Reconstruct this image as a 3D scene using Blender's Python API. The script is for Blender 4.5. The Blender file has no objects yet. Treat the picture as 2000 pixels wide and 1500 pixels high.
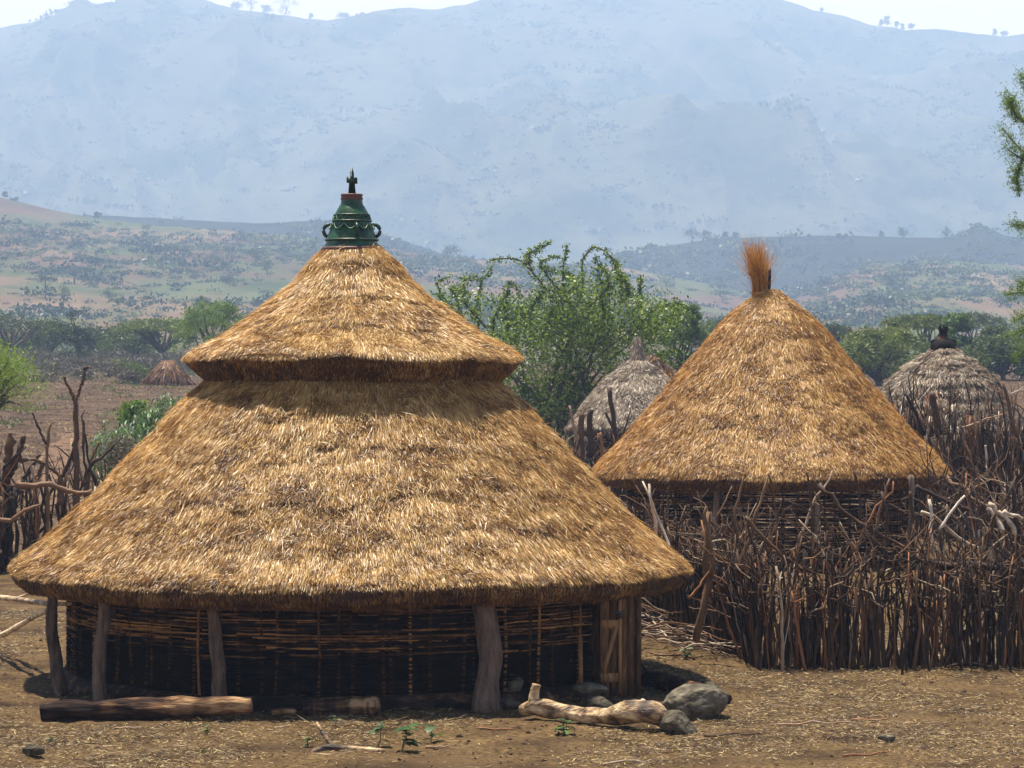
import bpy, math
import numpy as np
from math import radians, pi, sin, cos
scene = bpy.context.scene

# ---------------------------------------------------------------- camera / light
F = 5760.0                      # focal length in photo pixels (2000 wide)
CZ = 3.9                        # camera height
HY = 700.0                      # eye level row of the photo
cam_d = bpy.data.cameras.new('camera'); cam = bpy.data.objects.new('camera', cam_d)
scene.collection.objects.link(cam); scene.camera = cam
cam.location = (0, 0, CZ)
cam.rotation_euler = (pi/2 - math.atan(50/F), 0, 0)
cam_d.sensor_width = 36; cam_d.lens = F/2000*36
cam_d.clip_start = 0.5; cam_d.clip_end = 20000

SUN = np.array([-0.16, 0.22, 1.0]); SUN /= np.linalg.norm(SUN)
sun_el = math.asin(SUN[2]); sun_az = math.atan2(SUN[0], SUN[1])
world = bpy.data.worlds.new('World'); scene.world = world; world.use_nodes = True
wn = world.node_tree.nodes; wl = world.node_tree.links
bg = wn['Background']; sky = wn.new('ShaderNodeTexSky'); sky.sky_type = 'NISHITA'
sky.sun_disc = False; sky.sun_elevation = sun_el; sky.sun_rotation = sun_az
sky.altitude = 1200; sky.air_density = 1.0; sky.dust_density = 4.0; sky.ozone_density = 1.0
wl.new(sky.outputs[0], bg.inputs[0]); bg.inputs[1].default_value = 0.055
# bright white cloud bank low over the horizon
bg2 = wn.new('ShaderNodeBackground'); ads = wn.new('ShaderNodeMixShader'); tcw = wn.new('ShaderNodeTexCoord'); sx = wn.new('ShaderNodeSeparateXYZ')
nzw = wn.new('ShaderNodeTexNoise'); nzw.inputs['Scale'].default_value = 9; nzw.inputs['Detail'].default_value = 5
rpw = wn.new('ShaderNodeValToRGB'); rpw.color_ramp.elements[0].position = .13; rpw.color_ramp.elements[0].color = (1, 1, 1, 1); rpw.color_ramp.elements[1].position = .19; rpw.color_ramp.elements[1].color = (0, 0, 0, 1)
rpc = wn.new('ShaderNodeValToRGB'); rpc.color_ramp.elements[0].position = .35; rpc.color_ramp.elements[0].color = (.98, .90, .96, 1); rpc.color_ramp.elements[1].position = .65; rpc.color_ramp.elements[1].color = (1, .94, .92, 1)
wl.new(tcw.outputs['Generated'], sx.inputs[0]); wl.new(sx.outputs[2], rpw.inputs[0]); wl.new(tcw.outputs['Generated'], nzw.inputs[0]); wl.new(nzw.outputs[0], rpc.inputs[0])
wl.new(rpc.outputs[0], bg2.inputs[0]); bg2.inputs[1].default_value = .92
wl.new(rpw.outputs[0], ads.inputs[0]); wl.new(bg.outputs[0], ads.inputs[1]); wl.new(bg2.outputs[0], ads.inputs[2]); wl.new(ads.outputs[0], wn['World Output'].inputs[0])
sd = bpy.data.lights.new('sun', 'SUN'); so = bpy.data.objects.new('sun', sd)
scene.collection.objects.link(so)
sd.energy = 5.0; sd.angle = radians(0.5); sd.color = (1.0, 0.93, 0.81)
from mathutils import Vector
so.rotation_euler = Vector(SUN).to_track_quat('Z', 'Y').to_euler()
so.location = (0, 0, 80)
scene.view_settings.view_transform = 'Standard'; scene.view_settings.look = 'None'
scene.view_settings.gamma = 1; scene.view_settings.exposure = 1.05
scene.cycles.max_bounces = 8; scene.cycles.volume_bounces = 2
scene.cycles.transparent_max_bounces = 8

rng = np.random.default_rng(7)

# ---------------------------------------------------------------- helpers
def P(px, py, D):
    return np.array([(px-1000)/F*D, D, CZ - (py-HY)/F*D])

def _h(ix, iy, iz, seed):
    with np.errstate(over='ignore'):
        n = (ix.astype(np.int64)*374761393 + iy.astype(np.int64)*668265263 + iz.astype(np.int64)*2147483647 + seed*974711) & 0xffffffff
        n = ((n ^ (n >> 13))*1274126177) & 0xffffffff
        n = ((n ^ (n >> 16))*2246822519) & 0xffffffff
        return ((n ^ (n >> 15)) & 0xffffff)/float(0xffffff)
def vnoise(x, y, z=None, seed=0):
    x = np.asarray(x, float); y = np.asarray(y, float)
    z = np.zeros_like(x) if z is None else np.asarray(z, float)
    x, y, z = np.broadcast_arrays(x, y, z)
    ix, iy, iz = np.floor(x), np.floor(y), np.floor(z)
    fx, fy, fz = x-ix, y-iy, z-iz
    fx = fx*fx*(3-2*fx); fy = fy*fy*(3-2*fy); fz = fz*fz*(3-2*fz)
    r = 0
    for a in (0, 1):
        for b in (0, 1):
            for c in (0, 1):
                w = (fx if a else 1-fx)*(fy if b else 1-fy)*(fz if c else 1-fz)
                r = r + w*_h(ix+a, iy+b, iz+c, seed)
    return r*2-1
def fbm(x, y, z=None, seed=0, oct=4):
    r = 0; a = 1; s = 0; f = 1.0
    for i in range(oct):
        r = r + a*vnoise(np.asarray(x)*f, np.asarray(y)*f, None if z is None else np.asarray(z)*f, seed+i*17)
        s += a; a *= .5; f *= 2.03
    return r/s

def tag(o, label=None, cat=None, group=None, kind=None):
    if label: o['label'] = label
    if cat: o['category'] = cat
    if group: o['group'] = group
    if kind: o['kind'] = kind
    return o
def thing(name, loc, label, cat, group=None):
    o = bpy.data.objects.new(name, None); scene.collection.objects.link(o)
    o.location = [float(v) for v in loc]; o.empty_display_size = .2
    return tag(o, label, cat, group)

class MB:
    def __init__(s): s.v = []; s.n = 0; s.f = []; s.t = []
    def add(s, v, faces, tint=0.5):
        v = np.asarray(v, float).reshape(-1, 3)
        for f in faces: s.f.append(np.asarray(f, np.int64) + s.n)
        s.v.append(v); s.t.append(np.broadcast_to(np.asarray(tint, float), (len(v),)).copy()); s.n += len(v)
    def build(s, name, mat, parent=None, smooth=False, origin=None):
        me = bpy.data.meshes.new(name)
        V = np.concatenate(s.v); T = np.concatenate(s.t)
        org = np.zeros(3)
        if parent is not None: org = np.array(parent['_org']) if '_org' in parent else np.array(parent.location)
        elif origin is not None: org = np.array(origin, float)
        V = V - org
        fl = [f.reshape(-1, f.shape[-1]) for f in s.f if f.size]
        loops = np.concatenate([f.ravel() for f in fl]); tot = np.concatenate([np.full(len(f), f.shape[1]) for f in fl])
        st = np.concatenate([[0], np.cumsum(tot)[:-1]])
        me.vertices.add(len(V)); me.vertices.foreach_set('co', V.astype(np.float32).ravel())
        me.loops.add(len(loops)); me.loops.foreach_set('vertex_index', loops.astype(np.int32))
        me.polygons.add(len(tot)); me.polygons.foreach_set('loop_start', st.astype(np.int32))
        me.polygons.foreach_set('loop_total', tot.astype(np.int32))
        if smooth: me.polygons.foreach_set('use_smooth', np.ones(len(tot), bool))
        a = me.attributes.new('tint', 'FLOAT', 'POINT'); a.data.foreach_set('value', T.astype(np.float32))
        me.update(calc_edges=True); me.validate()
        me.materials.append(mat)
        o = bpy.data.objects.new(name, me); scene.collection.objects.link(o)
        if parent is not None: o.parent = parent
        elif origin is not None: o.location = [float(x) for x in org]
        return o

def part_origin(parent, p):          # parent of sub-parts that itself has a parent
    parent['_org'] = [float(x) for x in p]

def resample(pts, rad, n):
    pts = np.asarray(pts, float); rad = np.asarray(rad, float)
    d = np.r_[0, np.cumsum(np.linalg.norm(np.diff(pts, axis=0), axis=1))]
    u = np.linspace(0, d[-1], n)
    # catmull-ish via smooth interpolation
    q = np.stack([np.interp(u, d, pts[:, k]) for k in range(3)], 1)
    for _ in range(2):
        q[1:-1] = .25*q[:-2] + .5*q[1:-1] + .25*q[2:]
    return q, np.interp(u, d, rad)

def tube(mb, pts, rad, k=6, tint=.5, cap=True, rough=0.0, rg=None, flat=1.0):
    pts = np.asarray(pts, float); n = len(pts)
    rad = np.broadcast_to(np.asarray(rad, float), (n,))
    t = np.gradient(pts, axis=0); t /= np.linalg.norm(t, axis=1)[:, None]+1e-9
    up = np.array([0, 0, 1.]) if abs(t[:, 2]).mean() < .8 else np.array([1., 0, 0])
    a = np.cross(t, up); a /= np.linalg.norm(a, axis=1)[:, None]+1e-9
    b = np.cross(t, a)
    th = np.arange(k)/k*2*pi
    rr = rad[:, None]*np.ones(k)[None]
    if rough and rg is not None: rr = rr*(1+rough*(rg.random((n, k))-.5)*2)
    ring = pts[:, None] + (a[:, None]*np.cos(th)[None, :, None] + b[:, None]*np.sin(th)[None, :, None]*flat)*rr[..., None]
    idx = np.arange(n*k).reshape(n, k)
    q = np.stack([idx[:-1], np.roll(idx[:-1], -1, 1), np.roll(idx[1:], -1, 1), idx[1:]], -1).reshape(-1, 4)
    fs = [q[:, ::-1]]
    if cap: fs += [idx[0][None], idx[-1][None, ::-1]]
    if np.ndim(tint): tint = np.repeat(tint, k)
    mb.add(ring.reshape(-1, 3), fs, tint)

def stick(mb, rg, base, tip, r0, r1, wob=.05, n=7, k=5, tint=.5):
    base = np.asarray(base, float); tip = np.asarray(tip, float)
    u = np.linspace(0, 1, n)[:, None]; L = np.linalg.norm(tip-base)
    p = base*(1-u) + tip*u
    off = np.cumsum(rg.normal(0, 1, (n, 3)), 0); off -= off[0]; off -= u*off[-1]
    p = p + off*wob*L*.35
    tube(mb, p, np.linspace(r0, r1, n), k, tint)
    return p

def box(mb, c, s, rz=0, tint=.5, tilt=0):
    v = np.array([[x, y, z] for x in (-.5, .5) for y in (-.5, .5) for z in (-.5, .5)])*np.array(s)
    if tilt:
        v = v @ np.array([[cos(tilt), 0, -sin(tilt)], [0, 1, 0], [sin(tilt), 0, cos(tilt)]])
    v = v @ np.array([[cos(rz), sin(rz), 0], [-sin(rz), cos(rz), 0], [0, 0, 1]])
    mb.add(v + np.array(c), [np.array([[0, 1, 3, 2], [4, 6, 7, 5], [0, 4, 5, 1], [2, 3, 7, 6], [0, 2, 6, 4], [1, 5, 7, 3]])], tint)

def blades(mb, p, d, w, L, W, tint, droop=None):
    """thin tapered straws: p root, d direction, w width direction"""
    n = len(p); L = L[:, None]; W = W[:, None]
    dr = np.zeros((n, 3)) if droop is None else droop
    m = p + d*L*.55 + dr*.3
    t = p + d*L + dr
    V = np.stack([p-w*W*.5, p+w*W*.5, m-w*W*.5, m+w*W*.5, t], 1)
    i = np.arange(n)[:, None]*5
    mb.add(V.reshape(-1, 3), [i+np.array([[0, 1, 3, 2]]), i+np.array([[2, 3, 4]])], np.repeat(tint, 5))

def unit(a): return a/(np.linalg.norm(a, axis=-1, keepdims=True)+1e-9)

def leaves(mb, c, size, rg, tint, aspect=.5, updown=.0):
    n = len(c); d = unit(rg.normal(0, 1, (n, 3))); d[:, 2] -= updown; d = unit(d)
    w = unit(np.cross(d, rg.normal(0, 1, (n, 3))))
    s = np.broadcast_to(size, (n,))[:, None]*(.7+.6*rg.random((n, 1)))
    V = np.stack([c-d*s*.5, c-w*s*aspect*.5, c+d*s*.5, c+w*s*aspect*.5], 1)
    i = np.arange(n)[:, None]*4
    mb.add(V.reshape(-1, 3), [i+np.array([[0, 1, 2, 3]])], np.repeat(np.broadcast_to(tint, (n,)), 4))

# ---------------------------------------------------------------- materials
def mat(name, stops, rough=.8, spec=.3, trans=0, noise=None, bump=None, coat=0, tcol=None, mixn=None):
    m = bpy.data.materials.new(name); m.use_nodes = True
    N = m.node_tree.nodes; L = m.node_tree.links; b = N['Principled BSDF']
    at = N.new('ShaderNodeAttribute'); at.attribute_name = 'tint'
    rp = N.new('ShaderNodeValToRGB'); e = rp.color_ramp.elements
    while len(e) < len(stops): e.new(.5)
    for k, (pos, col) in enumerate(stops): e[k].position = pos; e[k].color = (*col, 1)
    fac = at.outputs['Fac']
    tc = N.new('ShaderNodeTexCoord')
    if noise:
        nz = N.new('ShaderNodeTexNoise'); nz.inputs['Scale'].default_value = noise[0]; nz.inputs['Detail'].default_value = noise[2] if len(noise) > 2 else 6
        nz.inputs['Roughness'].default_value = .65
        if len(noise) > 3:
            mp = N.new('ShaderNodeMapping'); mp.inputs['Scale'].default_value = noise[3]
            L.new(tc.outputs['Object'], mp.inputs[0]); L.new(mp.outputs[0], nz.inputs[0])
        else: L.new(tc.outputs['Object'], nz.inputs[0])
        s1 = N.new('ShaderNodeMath'); s1.operation = 'MULTIPLY_ADD'; s1.inputs[1].default_value = noise[1]; s1.inputs[2].default_value = -noise[1]*.5
        L.new(nz.outputs[0], s1.inputs[0]); s2 = N.new('ShaderNodeMath'); s2.operation = 'ADD'; L.new(s1.outputs[0], s2.inputs[0]); L.new(fac, s2.inputs[1])
        fac = s2.outputs[0]
    L.new(fac, rp.inputs[0]); L.new(rp.outputs[0], b.inputs['Base Color'])
    b.inputs['Roughness'].default_value = rough; b.inputs['Specular IOR Level'].default_value = spec
    if coat: b.inputs['Coat Weight'].default_value = coat; b.inputs['Coat Roughness'].default_value = .15
    if bump:
        bn = N.new('ShaderNodeTexNoise'); bn.inputs['Scale'].default_value = bump[0]; bn.inputs['Detail'].default_value = 8
        if len(bump) > 2:
            mp = N.new('ShaderNodeMapping'); mp.inputs['Scale'].default_value = bump[2]
            L.new(tc.outputs['Object'], mp.inputs[0]); L.new(mp.outputs[0], bn.inputs[0])
        else: L.new(tc.outputs['Object'], bn.inputs[0])
        bp = N.new('ShaderNodeBump'); bp.inputs['Strength'].default_value = 1; bp.inputs['Distance'].default_value = bump[1]
        L.new(bn.outputs[0], bp.inputs['Height']); L.new(bp.outputs[0], b.inputs['Normal'])
    if trans:
        tr = N.new('ShaderNodeBsdfTranslucent'); mx = N.new('ShaderNodeMixShader'); mx.inputs[0].default_value = trans
        if tcol:
            mc = N.new('ShaderNodeMixRGB'); mc.blend_type = 'MULTIPLY'; mc.inputs[0].default_value = 1; mc.inputs[2].default_value = (*tcol, 1)
            L.new(rp.outputs[0], mc.inputs[1]); L.new(mc.outputs[0], tr.inputs[0])
        else: L.new(rp.outputs[0], tr.inputs[0])
        L.new(b.outputs[0], mx.inputs[1]); L.new(tr.outputs[0], mx.inputs[2])
        L.new(mx.outputs[0], N['Material Output'].inputs[0])
    return m

M = {}
M['thatch'] = mat('golden_thatch', [(0, (.020, .008, .003)), (.3, (.175, .070, .014)), (.6, (.45, .25, .066)), (1, (.92, .70, .32))], .40, .38, .2, tcol=(1, .75, .5))
M['thatch_orange'] = mat('orange_thatch', [(0, (.028, .011, .003)), (.3, (.20, .075, .011)), (.6, (.43, .222, .045)), (1, (.82, .57, .22))], .42, .36, .2, tcol=(1, .7, .4))
M['thatch_grey'] = mat('weathered_grey_thatch', [(0, (.02, .013, .008)), (.35, (.11, .072, .042)), (.65, (.27, .195, .125)), (1, (.62, .52, .38))], .5, .5, .1)
M['tuft'] = mat('red_brown_grass', [(0, (.14, .045, .01)), (.5, (.50, .23, .05)), (1, (.80, .50, .16))], .5, .4, .35)
M['wattle'] = mat('wattle_stick', [(0, (.004, .003, .0025)), (.3, (.03, .014, .007)), (.6, (.15, .068, .026)), (1, (.46, .22, .07))], .95, .05, noise=(9, .9))
M['post'] = mat('grey_bark_post', [(0, (.05, .035, .025)), (.5, (.17, .12, .09)), (1, (.30, .22, .15))], .95, .08, noise=(6, 1.8, 8, (3, 3, .5)), bump=(10, .03, (4, 4, .6)))
M['stake'] = mat('weathered_stake', [(0, (.010, .006, .004)), (.35, (.055, .027, .013)), (.65, (.18, .095, .045)), (.85, (.30, .12, .045)), (.93, (.36, .27, .18)), (1, (.60, .52, .42))], .65, .3, noise=(7, .32), bump=(30, .006))
M['log'] = mat('worn_log_wood', [(0, (.02, .012, .008)), (.35, (.10, .055, .025)), (.62, (.36, .235, .115)), (1, (.66, .51, .30))], .55, .35, noise=(2.6, 3.0, 9, (1.2, 2.4, 2.4)), bump=(9, .03, (.6, 4, 4)))
M['log_dark'] = mat('dark_bark_log', [(0, (.01, .006, .005)), (.4, (.04, .022, .015)), (.7, (.16, .085, .04)), (1, (.40, .25, .13))], .85, .12, noise=(3.5, 2.8, 8, (.5, 2.4, 2.4)), bump=(7, .06, (.6, 3.5, 3.5)))
M['plank'] = mat('brown_door_plank', [(0, (.03, .018, .012)), (.4, (.11, .058, .025)), (.7, (.27, .15, .062)), (1, (.40, .24, .10))], .9, .1, noise=(9, 1.3, 6, (4, 4, .5)), bump=(14, .01, (5, 5, .5)))
M['rock'] = mat('grey_rock', [(0, (.035, .029, .02)), (.5, (.115, .098, .07)), (1, (.27, .24, .175))], .95, .12, noise=(7, 2.2, 10), bump=(14, .04))
M['metal'] = mat('dark_iron', [(0, (.02, .02, .02)), (1, (.08, .07, .06))], .5, .5)
def greenm(name, lo, mid, hi, trans=.35, rough=.5, spec=.4): return mat(name, [(0, lo), (.5, mid), (1, hi)], rough, spec, trans, tcol=(1, 1.1, .5))
M['leaf_gloss'] = greenm('glossy_shrub_leaf', (.014, .03, .004), (.07, .125, .012), (.30, .38, .07), .35, .42, .4)
M['leaf_bright'] = greenm('bright_acacia_leaf', (.03, .06, .008), (.11, .18, .02), (.26, .34, .06), .4)
M['leaf_olive'] = greenm('olive_acacia_leaf', (.025, .04, .010), (.08, .11, .025), (.18, .21, .05), .35)
M['leaf_grey'] = greenm('grey_thorn_twig', (.05, .045, .035), (.10, .085, .065), (.16, .13, .10), .2)
M['leaf_dark'] = greenm('dark_tree_leaf', (.015, .025, .010), (.05, .068, .025), (.11, .135, .045), .3)
M['leaf_far'] = greenm('hillside_tree_leaf', (.012, .022, .010), (.045, .065, .022), (.15, .18, .05), .25)
M['bark'] = mat('tree_bark', [(0, (.03, .022, .016)), (.5, (.09, .07, .05)), (1, (.2, .16, .12))], .85, .2, noise=(3, .3))
M['stalk'] = mat('dry_corn_stalk', [(0, (.07, .028, .015)), (.5, (.24, .12, .06)), (1, (.66, .48, .25))], .6, .3, .15)
M['maize'] = greenm('maize_leaf', (.01, .035, .006), (.028, .085, .012), (.09, .18, .03), .3, .45, .4)
M['glaze'] = mat('green_painted_clay', [(0, (.002, .009, .005)), (.5, (.005, .034, .014)), (1, (.03, .13, .045))], .42, .45, noise=(7, 1.8), bump=(12, .01))
M['red_clay'] = mat('red_brown_clay_band', [(0, (.03, .009, .006)), (1, (.13, .035, .02))], .55, .4, noise=(8, .5))
M['black_clay'] = mat('sooty_clay', [(0, (.004, .0035, .003)), (.6, (.012, .009, .008)), (1, (.14, .05, .02))], .85, .15, noise=(5, .5))

def ground_mat(name, c, scale=1.0, bump=.05, hs=(1, 1, 1)):
    """c: list of (threshold, colour) patches over several noise scales"""
    m = bpy.data.materials.new(name); m.use_nodes = True
    N = m.node_tree.nodes; L = m.node_tree.links; b = N['Principled BSDF']
    tc = N.new('ShaderNodeTexCoord')
    mp = N.new('ShaderNodeMapping'); mp.inputs['Scale'].default_value = hs; L.new(tc.outputs['Object'], mp.inputs[0])
    def nz(s, det=8, r=.6):
        n = N.new('ShaderNodeTexNoise'); n.inputs['Scale'].default_value = s; n.inputs['Detail'].default_value = det; n.inputs['Roughness'].default_value = r
        L.new(mp.outputs[0], n.inputs[0]); return n.outputs[0]
    def ramp(f, st):
        r = N.new('ShaderNodeValToRGB'); e = r.color_ramp.elements
        while len(e) < len(st): e.new(.5)
        for k, (p_, cc) in enumerate(st): e[k].position = p_; e[k].color = (*cc, 1)
        L.new(f, r.inputs[0]); return r.outputs[0]
    base = ramp(nz(c['s1']*scale), c['base'])
    top = ramp(nz(c['s2']*scale, 10, .7), c['top'])
    fac = ramp(nz(c['s3']*scale, 8, .65), [(c['lo'], (0, 0, 0)), (c['hi'], (1, 1, 1))])
    mx = N.new('ShaderNodeMixRGB'); L.new(fac, mx.inputs[0]); L.new(base, mx.inputs[1]); L.new(top, mx.inputs[2])
    if 'field' in c:
        sp = N.new('ShaderNodeSeparateXYZ'); L.new(tc.outputs['Object'], sp.inputs[0]); mr = N.new('ShaderNodeMapRange'); mr.inputs['From Min'].default_value = 58; mr.inputs['From Max'].default_value = 66
        L.new(sp.outputs[1], mr.inputs[0]); fc = ramp(nz(.8, 9, .7), c['field']); m2 = N.new('ShaderNodeMixRGB'); L.new(mr.outputs[0], m2.inputs[0]); L.new(mx.outputs[0], m2.inputs[1]); L.new(fc, m2.inputs[2]); mx = m2
    L.new(mx.outputs[0], b.inputs['Base Color']); b.inputs['Roughness'].default_value = .95; b.inputs['Specular IOR Level'].default_value = .1
    bp = N.new('ShaderNodeBump'); bp.inputs['Distance'].default_value = bump; bp.inputs['Strength'].default_value = 1
    L.new(nz(c['sb']*scale, 10, .7), bp.inputs['Height']); L.new(bp.outputs[0], b.inputs['Normal'])
    return m
M['ground'] = ground_mat('dry_soil', dict(s1=1.1, base=[(.38, (.030, .017, .009)), (.62, (.10, .062, .029))], s2=16, top=[(.38, (.045, .026, .013)), (.62, (.20, .13, .055))], s3=.7, lo=.40, hi=.62, sb=18, field=[(.35, (.035, .018, .012)), (.5, (.072, .044, .028)), (.65, (.13, .09, .052))]), 1, .03)
M['path'] = ground_mat('trodden_earth', dict(s1=1.5, base=[(.3, (.12, .07, .042)), (.7, (.17, .105, .065))], s2=9, top=[(.3, (.10, .06, .04)), (.7, (.17, .105, .065))], s3=1, lo=.4, hi=.6, sb=12), 1, .02)
M['hillside'] = ground_mat('hillside_soil', dict(s1=.012, base=[(.36, (.080, .044, .030)), (.52, (.125, .078, .048)), (.68, (.21, .145, .085))], s2=.06, top=[(.35, (.035, .05, .014)), (.6, (.085, .10, .034))], s3=.02, lo=.45, hi=.57, sb=.2), 1, 1.0, (1, .35, 1))
M['ridge'] = ground_mat('cloud_shadowed_ridge', dict(s1=.02, base=[(.4, (.012, .014, .012)), (.6, (.03, .028, .022))], s2=.08, top=[(.35, (.012, .016, .012)), (.6, (.025, .03, .02))], s3=.02, lo=.45, hi=.6, sb=.2), 1, 1.0)  # near-black base colours paint in the cloud shadow lying over this ridge
M['mountain'] = ground_mat('mountain_slope', dict(s1=.006, base=[(.40, (.09, .10, .06)), (.55, (.17, .14, .085)), (.66, (.50, .35, .22))], s2=.02, top=[(.35, (.015, .025, .012)), (.6, (.07, .08, .04))], s3=.006, lo=.44, hi=.54, sb=.05), 1, 6.0, (1, .4, 1.5))

# ---------------------------------------------------------------- terrain
GY = [-500, 62, 100, 170, 290, 450, 9000]; GZ = [0, 0, .85, 2.35, 3.25, 3.3, 3.3]
def gh(x, y, detail=True):
    x = np.asarray(x, float); y = np.asarray(y, float)
    z = np.interp(y, GY, GZ)
    if detail:
        near = np.clip((62-y)/15, 0, 1)
        far = 1-near
        z = z + near*(.035*fbm(x*.7, y*.7, seed=3, oct=3) + .022*fbm(x*4, y*4, seed=5, oct=3) + .014*vnoise(x*11, y*11, seed=9))
        z = z + far*(.10*fbm(x*.5, y*.5, seed=13, oct=4) + .06*vnoise(x*2.2, y*2.2, seed=19))
    return z
def grid_mesh(X, Y, Z, tint=.5):
    mb = MB(); r, c = X.shape
    idx = np.arange(r*c).reshape(r, c)
    q = np.stack([idx[:-1, :-1], idx[:-1, 1:], idx[1:, 1:], idx[1:, :-1]], -1).reshape(-1, 4)
    mb.add(np.stack([X, Y, Z], -1).reshape(-1, 3), [q], tint); return mb
g = np.geomspace(.07, 1100, 60)
xs = np.r_[-(7.5+np.cumsum(g))[::-1], np.arange(-7.5, 8.01, .055), 8+np.cumsum(g)]
xs = xs[(xs > -3000) & (xs < 3000)]
ys = np.r_[np.linspace(-12, 26, 24)[:-1], np.arange(26, 44, .07), np.arange(44, 64, .22), np.arange(64, 130, .6), np.arange(130, 300, 3), np.geomspace(300, 4950, 34)]
XX, YY = np.meshgrid(xs, ys)
tag(grid_mesh(XX, YY, gh(XX, YY)).build('ground', M['ground'], smooth=True), kind='structure')

def landform(name, m, crest, D0, D1, y0, power, amp, seed, nx=260, nd=90, x0=-1200, x1=3200, spur=0.0, back=1.25):
    cx = [c[0] for c in crest]; cy = [c[1] for c in crest]
    px = np.linspace(x0, x1, nx); t = np.r_[np.linspace(0, 1, nd), np.linspace(1, 1.3, 8)[1:]]
    PX, T = np.meshgrid(px, t)
    D = D0 + (D1-D0)*T
    cr = np.interp(PX, cx, cy)
    y = y0 + (cr-y0)*np.clip(T, 0, 1)**power
    X = (PX-1000)/F*D0 + (PX-1000)/F*(D-D0)
    Z = CZ - (y-HY)/F*D
    top = CZ-(cr-HY)/F*D1
    Z = np.where(T > 1, top - (T-1)*(D1-D0)*.35, Z)
    env = np.clip(T*6, 0, 1)*np.clip((1.0-T)*5, 0.0, 1)
    n = fbm(X/amp[1], D/amp[1], seed=seed, oct=5)
    Z = Z + env*amp[0]*n
    if spur:
        w = X/amp[1]*1.6 + .8*fbm(X/amp[1]*.6, D/amp[1]*.5, seed=seed+5, oct=3) + T*1.5
        rd = 1-np.abs(vnoise(w, T*.6, seed=seed+8))*2
        Z = Z + env*spur*rd*np.clip(1.1-T, 0, 1)
        w2 = X/amp[1]*6.5 + 1.3*fbm(X/amp[1]*1.7, D/amp[1]*1.1, seed=seed+15, oct=3) + T*4
        Z = Z + env*spur*.32*(1-np.abs(vnoise(w2, T*2.2, seed=seed+18))*2)
    Z = Z + (T >= .98)*amp[0]*.05*fbm(X/amp[1]*12, D*0, seed=seed+3, oct=3)
    o = grid_mesh(X, D, Z).build(name, m, smooth=True); tag(o, kind='structure')
    return o, (px, t, Z, D0, D1)
hillcrest = [(-1200, 370), (-300, 372), (0, 385), (100, 410), (200, 428), (300, 440), (500, 455), (640, 465), (740, 480), (840, 500), (1000, 512), (1200, 520), (1350, 548), (1500, 578), (1570, 562), (1700, 515), (1850, 508), (2000, 520), (3200, 530)]
ridgecrest = [(-1200, 445), (-100, 425), (200, 421), (400, 431), (500, 436), (620, 431), (660, 438), (740, 453), (800, 475), (880, 500), (1000, 530), (1130, 520), (1190, 500), (1300, 480), (1400, 466), (1600, 460), (1850, 465), (1890, 448), (1915, 437), (1935, 447), (1965, 462), (3200, 470)]
mtcrest = [(-1200, 120), (-300, 90), (0, 54), (60, 44), (100, 30), (160, 14), (210, 3), (300, -4), (400, -3), (430, 10), (470, 22), (530, 27), (600, 38), (700, 34), (750, 20), (800, 15), (850, 22), (930, 3), (1000, -12), (1250, -30), (1450, -20), (1530, 2), (1600, 22), (1650, 34), (1710, 52), (1760, 58), (1830, 60), (1900, 64), (1960, 70), (2050, 62), (2300, 90), (3200, 140)]
_, HS = landform('hillside', M['hillside'], hillcrest, 440, 1350, 712, .8, (5, 150), 21, nx=330, nd=130)
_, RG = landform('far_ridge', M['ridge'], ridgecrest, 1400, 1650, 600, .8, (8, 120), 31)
_, MT = landform('mountain', M['mountain'], mtcrest, 2500, 4200, 560, .85, (70, 400), 41, nx=560, nd=280, spur=85)
def land_z(L_, px, t):
    pxs, ts, Z, D0, D1 = L_
    i = np.clip(np.searchsorted(pxs, px), 1, len(pxs)-1); j = np.clip(np.searchsorted(ts, t), 1, len(ts)-1)
    return Z[j, i]
def land_find(L_, px, py):
    """distance at which the landform shows under that direction"""
    pxs, ts, Z, D0, D1 = L_
    i = int(np.clip(np.searchsorted(pxs, px), 1, len(pxs)-1))
    D = D0+(D1-D0)*ts; y = HY-(Z[:, i]-CZ)/D*F
    k = np.where((y <= py) & (ts <= 1))[0]
    k = k[0] if len(k) else int(np.argmin(np.where(ts <= 1, y, 1e9)))
    return np.array([(px-1000)/F*D[k], D[k], Z[k, i]])

# haze : even air around everything, sky outside
hz = MB(); box(hz, (0, 2440, 298), (6600, 5100, 608))
hm = bpy.data.materials.new('valley_haze'); hm.use_nodes = True; hn = hm.node_tree.nodes; hn.remove(hn['Principled BSDF'])
pv = hn.new('ShaderNodeVolumePrincipled'); pv.inputs['Color'].default_value = (.47, .67, 1.0, 1); pv.inputs['Absorption Color'].default_value = (.16, .16, .16, 1); pv.inputs['Density'].default_value = .00039
pv.inputs['Anisotropy'].default_value = 0.0
hm.node_tree.links.new(pv.outputs[0], hn['Material Output'].inputs['Volume'])
ho = hz.build('haze', hm); tag(ho, kind='stuff')

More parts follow.
